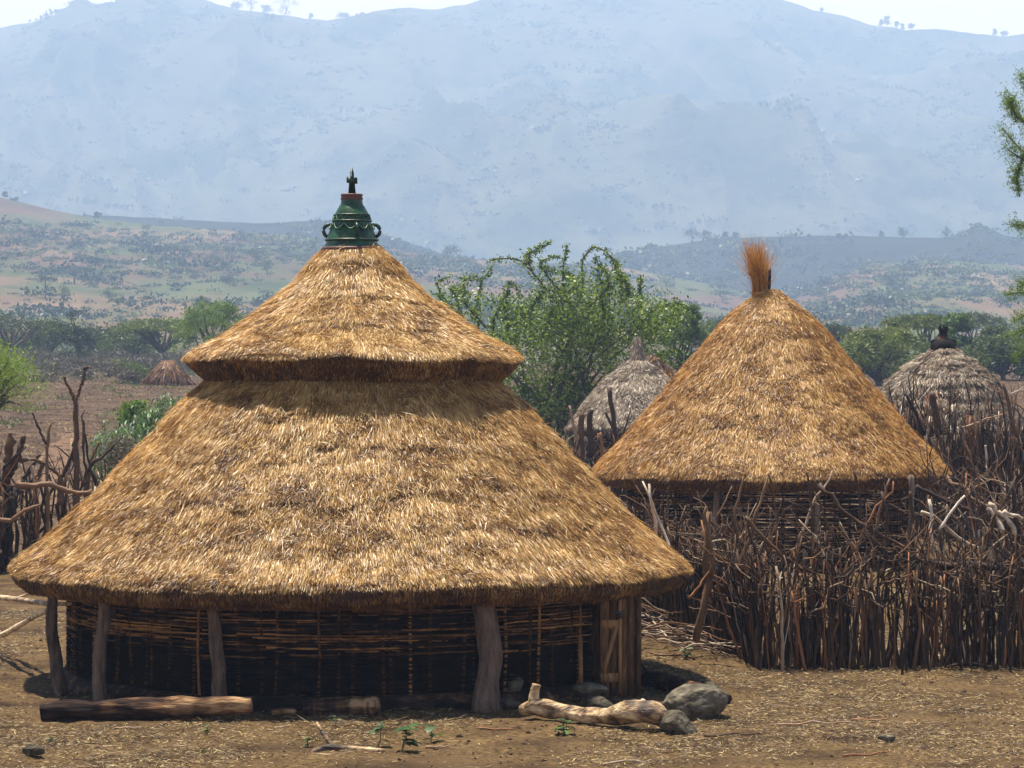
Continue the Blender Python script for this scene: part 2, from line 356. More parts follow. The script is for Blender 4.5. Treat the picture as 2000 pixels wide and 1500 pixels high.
# path in the left field
pp = np.array([P(40, 808, 1), P(95, 815, 1), P(135, 835, 1), P(135, 858, 1), P(105, 885, 1), P(80, 905, 1)])
Dg = []
for q in pp:
    s = -(q[2]-CZ); D = 60.0
    for _ in range(30): D = (CZ - np.interp(D, GY, GZ))/s
    Dg.append(D)
pts = np.array([[q[0]*D, D, 0] for q, D in zip(pp, Dg)]); pts, _r = resample(pts, np.ones(len(pts)), 60)
tn = unit(np.gradient(pts, axis=0)); sd_ = np.stack([-tn[:, 1], tn[:, 0], tn[:, 2]*0], 1)
cols = np.linspace(-1, 1, 5); PXp = pts[:, None]+sd_[:, None]*cols[None, :, None]*(.35+.1*vnoise(np.arange(60)*.3, np.zeros(60), seed=4))[:, None, None]
tag(grid_mesh(PXp[..., 0], PXp[..., 1], gh(PXp[..., 0], PXp[..., 1])+.012).build('path', M['path'], smooth=True), kind='structure')

# ---------------------------------------------------------------- thatch
def densify(prof, n=80):
    prof = np.asarray(prof, float); d = np.r_[0, np.cumsum(np.hypot(*np.diff(prof, axis=0).T))]
    u = np.linspace(0, d[-1], n); q = np.stack([np.interp(u, d, prof[:, k]) for k in (0, 1)], 1)
    for _ in range(2): q[1:-1] = .25*q[:-2]+.5*q[1:-1]+.25*q[2:]
    return q
def thatch(name, parent, c, prof, m, n, L=(.12, .3), W=(.008, .016), seed=1, clump=1.0, tone=.5, rim=None, nrim=0, wave=.05, shag=1.0, ledges=0, skirt=None):
    """prof: (r,z) from the top to the outer lip; rim: (r,z) lip to underside"""
    rg = np.random.default_rng(seed); mb = MB(); c = np.asarray(c, float)
    full = np.vstack([prof, rim[1:]]) if rim is not None else np.asarray(prof)
    Rmax = full[:, 0].max() if hasattr(full, 'max') else max(f[0] for f in full)
    full = np.asarray(full, float)
    def surf(th, r, z):
        k = (r/Rmax)**2
        x, y = r*np.cos(th), r*np.sin(th)
        wv = wave*(np.sin(th*2+seed)+.7*np.sin(th*3+seed*2.1)+.5*np.sin(th*7+seed))*.5 + wave*.5*vnoise(th*6, r*0+seed, seed=seed)
        nn = .045*shag*fbm(x*1.6, y*1.6, z*2.2, seed=seed+2, oct=3) - .05*shag*np.clip(vnoise(x*4.5, y*4.5, z*7, seed=seed+4)-.25, 0, 1)
        rr = r + nn*.7 + k*wave*.6*np.sin(th*5+seed)
        zz = z + wv*k + nn
        if ledges:
            ph = z*ledges + .8*fbm(x*.9, y*.9, z, seed=seed+9, oct=3); fr = ph-np.floor(ph)
            am = (.016 if shag <= 1 else .032)*shag; zz = zz + am*(1-fr); rr = rr + am*(1-fr)
        return np.stack([c[0]+rr*np.cos(th), c[1]+rr*np.sin(th), c[2]+zz], -1)
    q = densify(full, 90); th = np.linspace(0, 2*pi, 181)[:-1]
    TH, R_ = np.meshgrid(th, q[:, 0]); _, Z_ = np.meshgrid(th, q[:, 1])
    V = surf(TH, R_-.03, Z_-.02); nr, nc = TH.shape
    idx = np.arange(nr*nc).reshape(nr, nc)
    fq = np.stack([idx[:-1], np.roll(idx[:-1], -1, 1), np.roll(idx[1:], -1, 1), idx[1:]], -1).reshape(-1, 4)
    mb.add(V.reshape(-1, 3), [fq[:, ::-1]], .12)
    def sow(pr, n, lift, L, W, cross, isrim=False, stray=False):
        pr = densify(pr, 60); dr = np.diff(pr, axis=0); sl = np.hypot(dr[:, 0], dr[:, 1])
        w = sl*(pr[:-1, 0]+pr[1:, 0]); w = np.cumsum(w/w.sum())
        s = np.searchsorted(w, rg.random(n)); s = np.clip(s, 0, len(dr)-1); f = rg.random(n)
        r = pr[s, 0]+dr[s, 0]*f; z = pr[s, 1]+dr[s, 1]*f
        front = rg.random(n) < .68
        th = np.where(front, -pi/2+(rg.random(n)-.5)*pi*1.08, pi/2+(rg.random(n)-.5)*pi)
        td = unit(dr[s]); rad = np.stack([np.cos(th), np.sin(th), th*0], 1); cir = np.stack([-np.sin(th), np.cos(th), th*0], 1)
        up = np.array([0, 0, 1.])
        t = rad*td[:, :1] + up*td[:, 1:2]; nrm = rad*(-td[:, 1:2]) + up*td[:, :1]
        p = surf(th, r, z)
        sc = 1.0/clump
        x, y = r*np.cos(th), r*np.sin(th)
        n1 = fbm(x*2.6*sc, y*2.6*sc, z*4.5*sc, seed=seed+21, oct=3)      # tidy / messy
        n2 = fbm(x*7*sc, y*7*sc, z*9*sc, seed=seed+31, oct=2)
        n3 = fbm(x*1.3*sc, y*1.3*sc, z*3.4*sc, seed=seed+41, oct=3)
        mess = np.clip(.38+1.9*n1, .06, 1.0)
        ang = n2*.6*mess + rg.normal(0, 1, n)*(.10+.42*mess*cross)
        wild = rg.random(n) < .04+.15*mess*cross
        ang = np.where(wild, rg.normal(0, 1.3, n), ang)
        lf = lift*(.25+.9*np.clip(.5+n2+.5*n1, 0, 1.6))*(.3+rg.random(n)*1.1) * shag
        lf = np.where(wild & (rg.random(n) < .12), lf*2.2, lf)
        d = unit(t*np.cos(ang)[:, None] + cir*np.sin(ang)[:, None] + nrm*lf[:, None])
        ro = rg.normal(0, .7, n)[:, None]
        w0 = unit(np.cross(d, nrm)); w1 = unit(w0*np.cos(ro) + nrm*np.sin(ro))
        LL = rg.uniform(*L, n)*(1-.35*mess); WW = rg.uniform(*W, n)
        tint = np.clip(tone + .22*rg.normal(0, 1, n) - .20*(mess-.4) + .24*n3 + .14*n2, 0, 1)  # random straw tone, plus noise patches painted dark like shaded gaps
        p = p + nrm*(rg.random(n)*.05*shag-.025)[:, None] - d*(LL*.4)[:, None]
        if stray: tint = np.clip(.8+.15*rg.normal(0, 1, n), 0, 1); p = p+nrm*.035
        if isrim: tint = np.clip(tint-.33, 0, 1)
        blades(mb, p, d, w1, LL, WW, tint, droop=-up*(.12*LL*rg.random(n))[:, None])
    sow(np.asarray(prof), n, .38, L, W, 1.0)
    if nrim > 20000: sow(np.asarray(prof), n//260, .45, (L[1]*1.2, L[1]*2.2), (W[0]*.8, W[1]*.7), 2.0, stray=True)
    if nrim:
        rm = np.asarray(rim)
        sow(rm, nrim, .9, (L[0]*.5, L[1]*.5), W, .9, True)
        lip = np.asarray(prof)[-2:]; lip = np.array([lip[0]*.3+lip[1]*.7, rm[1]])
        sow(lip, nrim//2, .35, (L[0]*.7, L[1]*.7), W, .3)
    return mb.build(name, m, parent)

def wattle(name, parent, c, R, H, m, rows, stakes, seed, zjit=.012, r=.011, darkline=None, gap=None, stout=1.0):
    rg = np.random.default_rng(seed); mb = MB()
    sth = np.sort(np.arange(stakes)/stakes*2*pi + rg.normal(0, .02, stakes))
    for a in sth:
        if gap and gap[0] < a < gap[1]: continue
        p = np.array([c[0]+(R-.008*stout)*cos(a), c[1]+(R-.008*stout)*sin(a), c[2]-.1])
        lit = rg.random() < .3
        q = p + np.array([rg.normal(0, .02), rg.normal(0, .02), H+.1])
        stick(mb, rg, p, q, .02*stout, .017*stout, .02, 6, 5, (.85 if lit else .4)*(.8+.3*rg.random()))
    for i in range(rows):
        z = (i+.5)/rows*H; a = rg.random()*2*pi; end = a+2*pi
        sag = rg.random()*6
        while a < end:
            ln = rg.uniform(.8, 2.0)/R; n = max(6, int(ln*R/.075))
            aa = np.linspace(a, a+ln, n)
            if gap:
                am = np.mod(aa, 2*pi); keep = ~((am > gap[0]) & (am < gap[1]))
                if keep.sum() < 3: a += ln; continue
                if not keep.all():
                    k = np.where(~keep)[0]
                    aa = aa[:k[0]] if k[0] > len(aa)-k[-1] else aa[k[-1]+1:]
                    if len(aa) < 3: a += ln; continue
            ph = aa*stakes/2 + (i % 2)*pi
            rr = R + .010*stout + .016*stout*np.sin(ph)
            zz = z + zjit*np.sin(aa*3+sag+i*.1)*1.2 + zjit*np.cumsum(rg.normal(0, .35, len(aa))) * .5
            t0 = .36+.18*rg.normal()
            tz = t0+.22*vnoise(aa*9, aa*0+i, seed=seed+3)
            if darkline is not None:
                sl = darkline + .10*vnoise(aa*5, aa*0, seed=seed) + .05*rg.normal()
                tz = np.where(zz < sl, t0*.08, tz) + (rg.random() < .15)*.3*(zz > sl)  # withies below this height get a near-black tint
            p = np.stack([c[0]+rr*np.cos(aa), c[1]+rr*np.sin(aa), c[2]+zz], 1)
            tube(mb, p, np.linspace(r, r*.65, len(aa))*rg.uniform(.7, 1.3), 4, np.clip(tz, 0, 1), cap=True)
            a += ln*.93
    return mb.build(name, m, parent)

# ------------------------------------------------ main hut
H1 = np.array([-1.93, 36.0, 0.0])
h1 = thing('thatched_hut', H1, 'large round hut with two-tiered golden straw roof and green clay pot on top', 'hut', 'round thatched huts')
def pr(pts, s, half=True, zref=CZ): return [(w/s, zref-(y-HY)/s) for y, w in pts]
low = pr([(715, 240), (745, 285), (800, 345), (850, 390), (900, 440), (960, 498), (1020, 560), (1072, 618), (1094, 650)], 160)
rim1 = [low[-1], (4.12, 1.37), (4.07, 1.24), (3.94, 1.15), (3.72, 1.16), (3.4, 1.38)]
thatch('lower_thatch', h1, H1, low, M['thatch'], 640000, (.06, .17), (.0035, .007), 11, .6, .56, rim1, 110000, .035, ledges=2.1, shag=.8)
up_ = pr([(478, 45), (492, 60), (520, 84), (550, 110), (590, 158), (620, 203), (650, 248), (680, 303), (694, 322)], 160)
rim2 = [up_[-1], (2.05, 3.90), (1.97, 3.80), (1.84, 3.68), (1.74, 3.60), (1.5, 3.66)]
thatch('upper_thatch', h1, H1, up_, M['thatch'], 260000, (.06, .16), (.0035, .007), 12, .6, .62, rim2, 60000, .025, ledges=2.6, shag=.8)
door_a = math.atan2(-1.52, 3.13) % (2*pi)
wattle('wattle_wall', h1, H1, 3.45, 1.66, M['wattle'], 86, 96, 5, zjit=.011, r=.010, darkline=.62, gap=(door_a-.14, door_a+.10))
mb = MB(); ga = np.linspace(door_a+.10, door_a+2*pi-.14, 121); lathe_h = np.array([-.1, .5, 1.0, 1.66])
V = np.stack([H1[0]+3.39*np.cos(ga)[None]+0*lathe_h[:, None], H1[1]+3.39*np.sin(ga)[None]+0*lathe_h[:, None], lathe_h[:, None]+0*ga[None]], -1); V = np.concatenate([V, V*[1, 1, 1]+np.stack([-.03*np.cos(ga), -.03*np.sin(ga), 0*ga], -1)[None]]); ixx = np.arange(8*121).reshape(8, 121)
mb.add(V.reshape(-1, 3), [np.stack([ixx[i:i+3][:, :-1][j], ixx[i:i+3][:, 1:][j], ixx[i+1:i+4][:, 1:][j], ixx[i+1:i+4][:, :-1][j]], -1) for i in (0, 4) for j in range(3)], .1)
mb.build('light_block_liner', M['wattle'], h1)  # added opaque dark liner, keeps light from coming through the wattle gaps
mb = MB()     # low earth and stone footing ring of the wall
th = np.linspace(0, 2*pi, 97); 
R0 = np.array([3.60, 3.56, 3.50, 3.38]); Z0 = np.array([-.15, .10, .16, .17])
TH, RR = np.meshgrid(th, R0); _, ZZ = np.meshgrid(th, Z0); RR = RR+.05*fbm(TH*9, RR*3, seed=2)
V = np.stack([H1[0]+RR*np.cos(TH), H1[1]+RR*np.sin(TH), ZZ+.03*vnoise(TH*14, RR, seed=6)], -1)
ix = np.arange(V.shape[0]*V.shape[1]).reshape(V.shape[:2]); mb.add(V.reshape(-1, 3), [np.stack([ix[:-1, :-1], ix[:-1, 1:], ix[1:, 1:], ix[1:, :-1]], -1).reshape(-1, 4)], .25)
mb.build('earth_footing', M['log_dark'], h1)
for (pl, r, tn_) in (([(106, 1150, 34.2), (98, 1210, 34.2), (108, 1290, 34.15), (119, 1362, 34.1)], [.055, .07, .075, .085], .15),
                ([(208, 1150, 33.5), (202, 1215, 33.5), (192, 1290, 33.5), (195, 1378, 33.45)], [.065, .075, .075, .085], .4),
                ([(412, 1150, 32.75), (418, 1220, 32.75), (426, 1300, 32.7), (430, 1388, 32.7)], [.06, .075, .08, .09], .3),
                ([(942, 1150, 32.7), (948, 1210, 32.7), (960, 1275, 32.65), (952, 1330, 32.6), (948, 1394, 32.55)], [.12, .13, .135, .125, .17], .35)):
    mb = MB(); q, rr = resample([P(*a) for a in pl], r, 26)
    th_ = np.arange(26); q[:, 0] += .006*np.sin(th_*.7+th_[3]); 
    tube(mb, q, rr, 12, tn_, rough=.06, rg=rng); mb.build('roof_post', M['post'], h1, smooth=True)
# door frame, leaf, threshold
fr = MB()
for px_, w_, tn_ in ((1127, .10, .35), (1247, .07, .35)):
    a = P(px_, 1160, 33.9); fb = P(px_, 1372, 33.9); box(fr, ((a[0]+fb[0])/2, 33.95, .68), (w_, .09, 1.36), tint=tn_)
fr.build('door_frame', M['plank'], h1)
dk = MB(); a = P(1153, 1300, 34.1); box(dk, (a[0], 34.12, .72), (.22, .035, 1.30), tint=.12); o = dk.build('door_leaf_or_shade_panel', M['plank'], h1); o['label'] = 'dark panel standing in for the shaded door opening'  # dark-tinted panel paints the shade of the open doorway beside the leaf
dl = MB(); pw = P(1206, 1300, 33.72)
for k, (dx, w, tn_) in enumerate(((-.145, .10, .50), (-.045, .09, .38), (.055, .10, .42), (.15, .085, .32))):
    box(dl, (pw[0]+dx, 33.72+.004*k, .66), (w, .03, 1.26), tint=tn_)
door = dl.build('door_leaf_or_shade_panel', M['plank'], h1); door['label'] = 'planked leaf of the door, lighter brown'
part_origin(door, H1)
for z_ in (.86, .25):
    mb = MB(); box(mb, (pw[0]-.09, 33.695, z_), (.20, .025, .10), tint=.7); mb.build('cross_batten', M['plank'], door)
mb = MB(); box(mb, (pw[0]-.09, 33.69, .56), (.05, .024, .56), tint=.65, tilt=.28); mb.build('diagonal_brace', M['plank'], door)
mb = MB(); box(mb, (pw[0]+.03, 33.692, .62), (.035, .026, 1.1), tint=.8); mb.build('upright_batten', M['plank'], door)
mb = MB(); box(mb, (pw[0]+.0, 33.66, 1.0), (.10, .03, .03), tint=.4); box(mb, (pw[0]+.03, 33.65, .96), (.04, .03, .06), tint=.2); mb.build('latch', M['metal'], door)
mb = MB(); a = P(1131, 1280, 33.6); box(mb, (a[0]+.02, 33.7, .42), (.05, .03, .58), tint=.65, tilt=-.02); o = mb.build('loose_board', M['plank']); tag(o, 'short narrow board standing against the left side of the hut doorway', 'board')

# ------------------------------------------------ finial pot on main hut
def lathe(mb, c, prof, k=32, tint=.5, wob=0):
    prof = np.asarray(prof, float); th = np.arange(k)/k*2*pi; n = len(prof)
    V = np.stack([c[0]+prof[:, :1]*np.cos(th), c[1]+prof[:, :1]*np.sin(th), c[2]+prof[:, 1:2]+0*th], -1)
    idx = np.arange(n*k).reshape(n, k)
    q = np.stack([idx[:-1], np.roll(idx[:-1], -1, 1), np.roll(idx[1:], -1, 1), idx[1:]], -1).reshape(-1, 4)
    mb.add(V.reshape(-1, 3), [q], tint)
S = 160.0; zc = lambda y: CZ-(y-HY)/S
FC = np.array([H1[0]-.025, 36, 0])
fin = thing('roof_finial', (FC[0], FC[1], zc(490)), 'green painted clay pot topped with a small cross, crowning the big hut', 'finial')
bodyp = [(56, 484), (50, 474), (50, 470), (48, 463), (44, 452), (41, 445), (38.5, 437), (37, 430), (34, 420), (30, 412), (26, 405), (22, 399), (21, 393), (21, 386)]
mb = MB(); lathe(mb, FC, [(r/S, zc(y)) for r, y in bodyp][::1], tint=.55)
for r, y, t_ in ((38, 432, 2.0), (34, 420, 2.0), (22, 402, 2.0), (51, 469, 2.5)):
    a = np.linspace(0, 2*pi, 41); tube(mb, np.stack([FC[0]+r/S*np.cos(a), FC[1]+r/S*np.sin(a), a*0+zc(y)], 1), t_/S, 5, .3, cap=False)
for k in range(10):      # raised scallop pattern and zigzag in clay
    a0 = k/10*2*pi; aa = np.linspace(a0, a0+2*pi/10, 11); u = np.linspace(0, pi, 11)
    rr = (40+4.5*np.sin(u))/S; tube(mb, np.stack([FC[0]+rr*np.cos(aa), FC[1]+rr*np.sin(aa), zc(437+11*np.sin(u))], 1), 1.6/S, 4, .75, cap=False)
for k in range(16):
    aa = np.linspace(k/16*2*pi, (k+1)/16*2*pi, 5); zz = np.array([431, 426, 421, 426, 431]); rr = np.array([37.5, 36.3, 35, 36.3, 37.5])/S
    tube(mb, np.stack([FC[0]+rr*np.cos(aa), FC[1]+rr*np.sin(aa), zc(zz)], 1), 1.3/S, 4, .8, cap=False)
mb.build('pot_body', M['glaze'], fin, smooth=True)
mb = MB(); lathe(mb, FC, [(50/S, zc(492)), (58/S, zc(491)), (60/S, zc(487)), (58/S, zc(483)), (50/S, zc(482))], tint=.6); mb.build('base_band', M['red_clay'], fin, smooth=True)
mb = MB(); lathe(mb, FC, [(20/S, zc(391)), (22/S, zc(390)), (21.5/S, zc(386)), (20/S, zc(384)), (22/S, zc(382)), (21/S, zc(379)), (0.1/S, zc(379))], tint=.6); mb.build('neck_band', M['red_clay'], fin, smooth=True)
for a in (pi*1.0, 0.0, -pi*.42, pi*.5):
    u = np.linspace(-.2, pi+.3, 13); rc = 44+11*np.sin(u); yy = 452-13*np.cos(u)*-1
    yy = 451+12*np.cos(u+pi) ; d = np.array([cos(a), sin(a)])
    mb = MB(); tube(mb, np.stack([FC[0]+rc/S*d[0], FC[1]+rc/S*d[1], zc(yy)], 1), 3.6/S, 8, .3); mb.build('handle', M['glaze'], fin, smooth=True)
mb = MB()
def prism(mb, poly, y0, th_, tint=.4):
    poly = np.asarray(poly, float); n = len(poly)
    V = np.vstack([np.c_[poly[:, 0], np.full(n, y0-th_/2), poly[:, 1]], np.c_[poly[:, 0], np.full(n, y0+th_/2), poly[:, 1]]])
    i = np.arange(n); mb.add(V, [i[None], (i+n)[None, ::-1], np.stack([i, np.roll(i, -1)+0, np.roll(i, -1)+n, i+n], 1)[:, ::-1]], tint)
cp = [(-7, 380), (-5, 358), (-10, 357), (-10, 346), (-7, 345), (-5, 348), (-3, 348), (-3, 338), (0, 324), (4, 338), (4.5, 348), (8, 346), (11, 348), (11, 359), (6, 359), (8, 380)]
prism(mb, [(FC[0]+x/S, zc(y)) for x, y in cp], 36, .05, .35); mb.build('cross', M['glaze'], fin)

# ------------------------------------------------ second hut
H2 = np.array([4.98, 57.0, 0.0]); S2 = F/57
h2 = thing('thatched_hut', H2, 'round hut behind the stick fence with steep orange thatch and upright grass tuft', 'hut', 'round thatched huts')
p2 = pr([(566, 16), (576, 30), (592, 51), (608, 72), (632, 95), (659, 118), (696, 149), (741, 188), (797, 235), (850, 281), (887, 320), (912, 341)], S2)
rim_2 = [p2[-1], (3.44, 1.70), (3.40, 1.58), (3.25, 1.48), (3.02, 1.50), (2.7, 1.75)]
thatch('thatch_roof', h2, H2, p2, M['thatch_orange'], 380000, (.07, .20), (.0055, .010), 22, .7, .56, rim_2, 60000, .03, shag=.8)
wattle('wattle_wall', h2, H2, 2.72, 1.9, M['wattle'], 60, 60, 8, r=.014, gap=None)
for px_ in (1395, 1590, 1773):
    mb = MB(); b_ = P(px_, 1095, 54.4); stick(mb, rng, (b_[0], 54.3, -.05), (b_[0]+.05, 54.35, 1.75), .06, .05, .03, 8, 8, .6); mb.build('roof_post', M['post'], h2)
mb = MB(); n = 620; rg = np.random.default_rng(3)
a = rg.random(n)*2*pi; r0 = .16*np.sqrt(rg.random(n)); root = np.stack([H2[0]-.19+r0*.95*np.cos(a), H2[1]+r0*np.sin(a), 4.9+.15*rg.random(n)], 1)
bx_ = rg.uniform(-.34, .12, n); q_ = rg.random(n); bx_ = np.where(q_ < .09, .27+.03*rg.normal(0, 1, n), np.where(q_ > .95, -.50+.03*rg.normal(0, 1, n), bx_)); by_ = rg.uniform(-.2, .2, n)
ht = np.where(rg.random(n) < .25, rg.uniform(.5, 1.0, n), rg.uniform(.95, 1.25, n))*(1-.5*np.clip(np.abs(bx_+.1)-.2, 0, 1))*(1+.08*np.sin(bx_*40))
for k in range(n):
    u = np.linspace(0, 1, 7)[:, None]; wg = rg.normal(0, .02, 3)
    q = (root[k]*1.0)+np.array([0, 0, ht[k]])*u+np.array([bx_[k], by_[k], 0])*np.clip(u-.40, 0, 1)**1.05*1.75+wg*u**3*2
    sv = unit(np.array([rg.normal(), rg.normal(), 0]))*.010*(1.1-u); V = np.concatenate([q-sv, q+sv])
    mb.add(V, [np.array([[i, i+1, i+8, i+7] for i in range(6)])], float(np.clip(.5+.22*rg.normal(), 0, 1)))
mb.build('grass_tuft', M['tuft'], h2)
mb = MB(); stick(mb, rg, (H2[0]-.02, H2[1]+.02, 5.0), (H2[0]+.0, H2[1]-.02, 5.62), .04, .03, .02, 5, 6, .3); mb.build('centre_pole', M['wattle'], h2)
mb = MB(); a = np.linspace(0, 2*pi, 25)
for k in range(5): tube(mb, np.stack([H2[0]-.12+.20*np.cos(a), H2[1]+.20*np.sin(a), a*0+5.02+k*.035], 1), .022, 5, .6, cap=False)
mb.build('tuft_binding', M['tuft'], h2)

# ------------------------------------------------ grey huts behind
def small_hut(px, D, prof, seed, label, n=80000, m='thatch_grey', tone=.62, ledges=0, wallR=.72, shag=1.0):
    s = F/D; gx = (px-1000)/F*D; gz = float(np.interp(D, GY, GZ)); c = np.array([gx, D, gz])
    h = thing('thatched_hut', c, label, 'hut', 'round thatched huts')
    q = [(w/s, CZ-(y-HY)/s-gz) for y, w in prof]
    R = q[-1][0]; z = q[-1][1]
    rim = [q[-1], (R*1.01, z-.10), (R*.97, z-.22), (R*.88, z-.24), (R*.75, z+.05)]
    thatch('thatch_roof', h, c, q, M[m], n, (.15, .36), (.012, .024), seed, 1.4, tone, rim, n//7, .06, shag, ledges)
    wattle('wattle_wall', h, c, R*wallR, z+.15, M['wattle'], 30, 40, seed+1, r=.02, stout=1.3)
    return h, c, s
h3, c3, s3 = small_hut(1245, 92, [(702, 12), (714, 30), (730, 49), (745, 66), (765, 86), (785, 102), (810, 121), (832, 137)], 31, 'small grey thatched hut with a pointed straw cap, between the two big roofs')
mb = MB(); n = 2500; rg = np.random.default_rng(5); t = rg.random(n); a = rg.random(n)*2*pi
rr = np.interp(t, [0, .25, 1], [5.5, 7, 17])/s3; z = CZ-((658+50*t)-HY)/s3
p = np.stack([c3[0]+rr*np.cos(a), c3[1]+rr*np.sin(a), z], 1)
d = unit(np.stack([np.cos(a)*.25, np.sin(a)*.25, -1+a*0], 1)+.12*rg.normal(0, 1, (n, 3))); w = unit(np.cross(d, np.stack([np.cos(a), np.sin(a), a*0], 1)))
lathe(mb, (c3[0], c3[1], 0), [(17/s3, CZ-(708-HY)/s3), (9/s3, CZ-(685-HY)/s3), (6/s3, CZ-(664-HY)/s3), (.5/s3, CZ-(657-HY)/s3)], 12, .5)
blades(mb, p, d, w, np.full(n, .22), np.full(n, .03), np.clip(.66+.15*rg.normal(0, 1, n), 0, 1)); mb.build('roof_cap', M['thatch_grey'], h3)
small_hut(1272, 98.5, [(694, 5), (706, 18), (722, 36), (745, 52), (775, 75), (800, 95)], 33, 'hut roof mostly hidden, its yellowish edge showing right of the pointed straw cap', n=12000, m='thatch', tone=.3)
h4, c4, s4 = small_hut(1842, 80, [(678, 10), (686, 24), (700, 48), (720, 75), (745, 100), (770, 119), (810, 143), (850, 162), (870, 170)], 35, 'grey shaggy thatched hut with sooty clay pot on top, far right behind stakes', n=90000, ledges=3.2, shag=1.3, tone=.55)
f4 = thing('roof_finial', (c4[0], c4[1], CZ-(684-HY)/s4), 'blackened broken clay pot crowning the grey hut at far right', 'finial')
mb = MB(); z4 = lambda y: CZ-(y-HY)/s4
lathe(mb, (c4[0], c4[1], 0), [(25/s4, z4(686)), (26/s4, z4(676)), (21/s4, z4(667)), (12/s4, z4(661)), (8/s4, z4(654)), (8/s4, z4(648)), (10/s4, z4(643)), (9/s4, z4(641)), (3/s4, z4(643))], 20, np.repeat([.2, .2, .3, .8, .6, .2, .2, .2, .2], 20))
for k in range(5):
    a = k/5*2*pi; tube(mb, [(c4[0]+8/s4*cos(a), c4[1]+8/s4*sin(a), z4(643)), (c4[0]+6/s4*cos(a), c4[1]+6/s4*sin(a), z4(635-2*(k % 2)))], [3/s4, 1/s4], 5, .2)
mb.build('pot_body', M['black_clay'], f4, smooth=True)
for sgn in (-1, 1):
    mb = MB(); u = np.linspace(-.3, pi*1.1, 10); rc = 15+8*np.sin(u); yy = 671+6*np.cos(u)
    tube(mb, np.stack([c4[0]+sgn*rc/s4, c4[1]-.05+0*u, z4(yy)], 1), 3.6/s4, 7, .2); mb.build('handle', M['black_clay'], f4, smooth=True)

# ---------------------------------------------------------------- fences
def fence(name, label, segs, n, hrange, rr, seed, depth=.4, tall=(), bend=.12, zf=None, big=100, lean=.25, extra=(), forks=.3, low=0):
    """segs: polyline of (X,Y) ground points"""
    rg = np.random.default_rng(seed); segs = np.asarray(segs, float)
    d = np.r_[0, np.cumsum(np.linalg.norm(np.diff(segs, axis=0), axis=1))]
    c = np.array([*segs.mean(0), float(np.interp(segs[:, 1].mean(), GY, GZ))])
    root = thing(name, c, label, 'fence', 'stick fences')
    items = []
    for i in range(n):
        u = rg.random()*d[-1]; x = np.interp(u, d, segs[:, 0]); y = np.interp(u, d, segs[:, 1]) + rg.normal(0, depth*.4)
        h = rg.uniform(*hrange)*(1+.25*(rg.random() < .15)); items.append((x, y, h, rg.uniform(*rr), rg.normal(0, lean), None))
    items.sort(key=lambda t: -t[2]*t[3])
    rest = MB(); nb = 0
    for k, (x, y, h, r, ln, _) in enumerate(items):
        z0 = float(np.interp(y, GY, GZ))
        tgt = MB() if k < big else rest
        tint = rg.choice([.08, .25, .4, .58, .8, .92, 1.0], p=[.26, .27, .21, .15, .08, .02, .01])
        tip = (x+ln*h*.6, y+rg.normal(0, lean)*h*.5, z0+h)
        p = stick(tgt, rg, (x, y, z0-.08), tip, r, r*rg.uniform(.35, .7), bend*rg.uniform(.3, 1.5), 8, 6, tint)
        if rg.random() < forks:
            for _ in range(rg.integers(1, 3)):
                j = rg.integers(4, 8); dd = np.array([rg.normal(0, .5), rg.normal(0, .3), .5+rg.random()*.5])*h*rg.uniform(.15, .4)
                stick(tgt, rg, p[j], p[j]+dd, r*.5, r*.2, bend, 5, 5, tint)
        if k < big: tgt.build('stake', M['stake'], root)
    for k in range(low):      # thin diagonal twigs woven through
        u = rg.random()*d[-1]; x = np.interp(u, d, segs[:, 0]); y = np.interp(u, d, segs[:, 1])+rg.normal(0, depth*.4); z0 = float(np.interp(y, GY, GZ))
        L_ = rg.uniform(.3, 1.1); a = rg.uniform(-1.1, 1.1); zb = rg.uniform(.1, 1)**.6*hrange[1]*.95
        stick(rest, rg, (x, y, z0+zb), (x+L_*sin(a), y+rg.normal(0, .15), z0+min(zb+L_*cos(a)*rg.choice([.4, .8, 1.]), hrange[1]*1.4)), .012, .005, .16, 7, 4, rg.choice([.2, .4, .6, .93], p=[.33, .35, .22, .10]))
    if rest.n:
        o = rest.build('stakes', M['stake'], root); o['kind'] = 'stuff'
    for (a, b, r0, r1, tint, wb, nm) in extra:
        mb = MB()
        pts = [np.asarray(q, float) for q in (a if isinstance(a, list) else [a, b])]
        if isinstance(a, list):
            q, r_ = resample(pts, np.linspace(r0, r1, len(pts)), 16); q[1:-1] += rg.normal(0, wb*1.6, (14, 3)); r_ = r_*(1+.14*rg.normal(0, 1, 16)); tube(mb, q, r_, 8, np.clip(tint+.025*rg.normal(0, 1, 16), 0, 1), rough=.14, rg=rg)
        else: stick(mb, rg, pts[0], pts[1], r0, r1, wb, 9, 7, tint)
        o = mb.build(nm, M['stake'], root)
    return root
def X_(px, D): return (px-1000)/F*D
DF = 37.4
ex = []
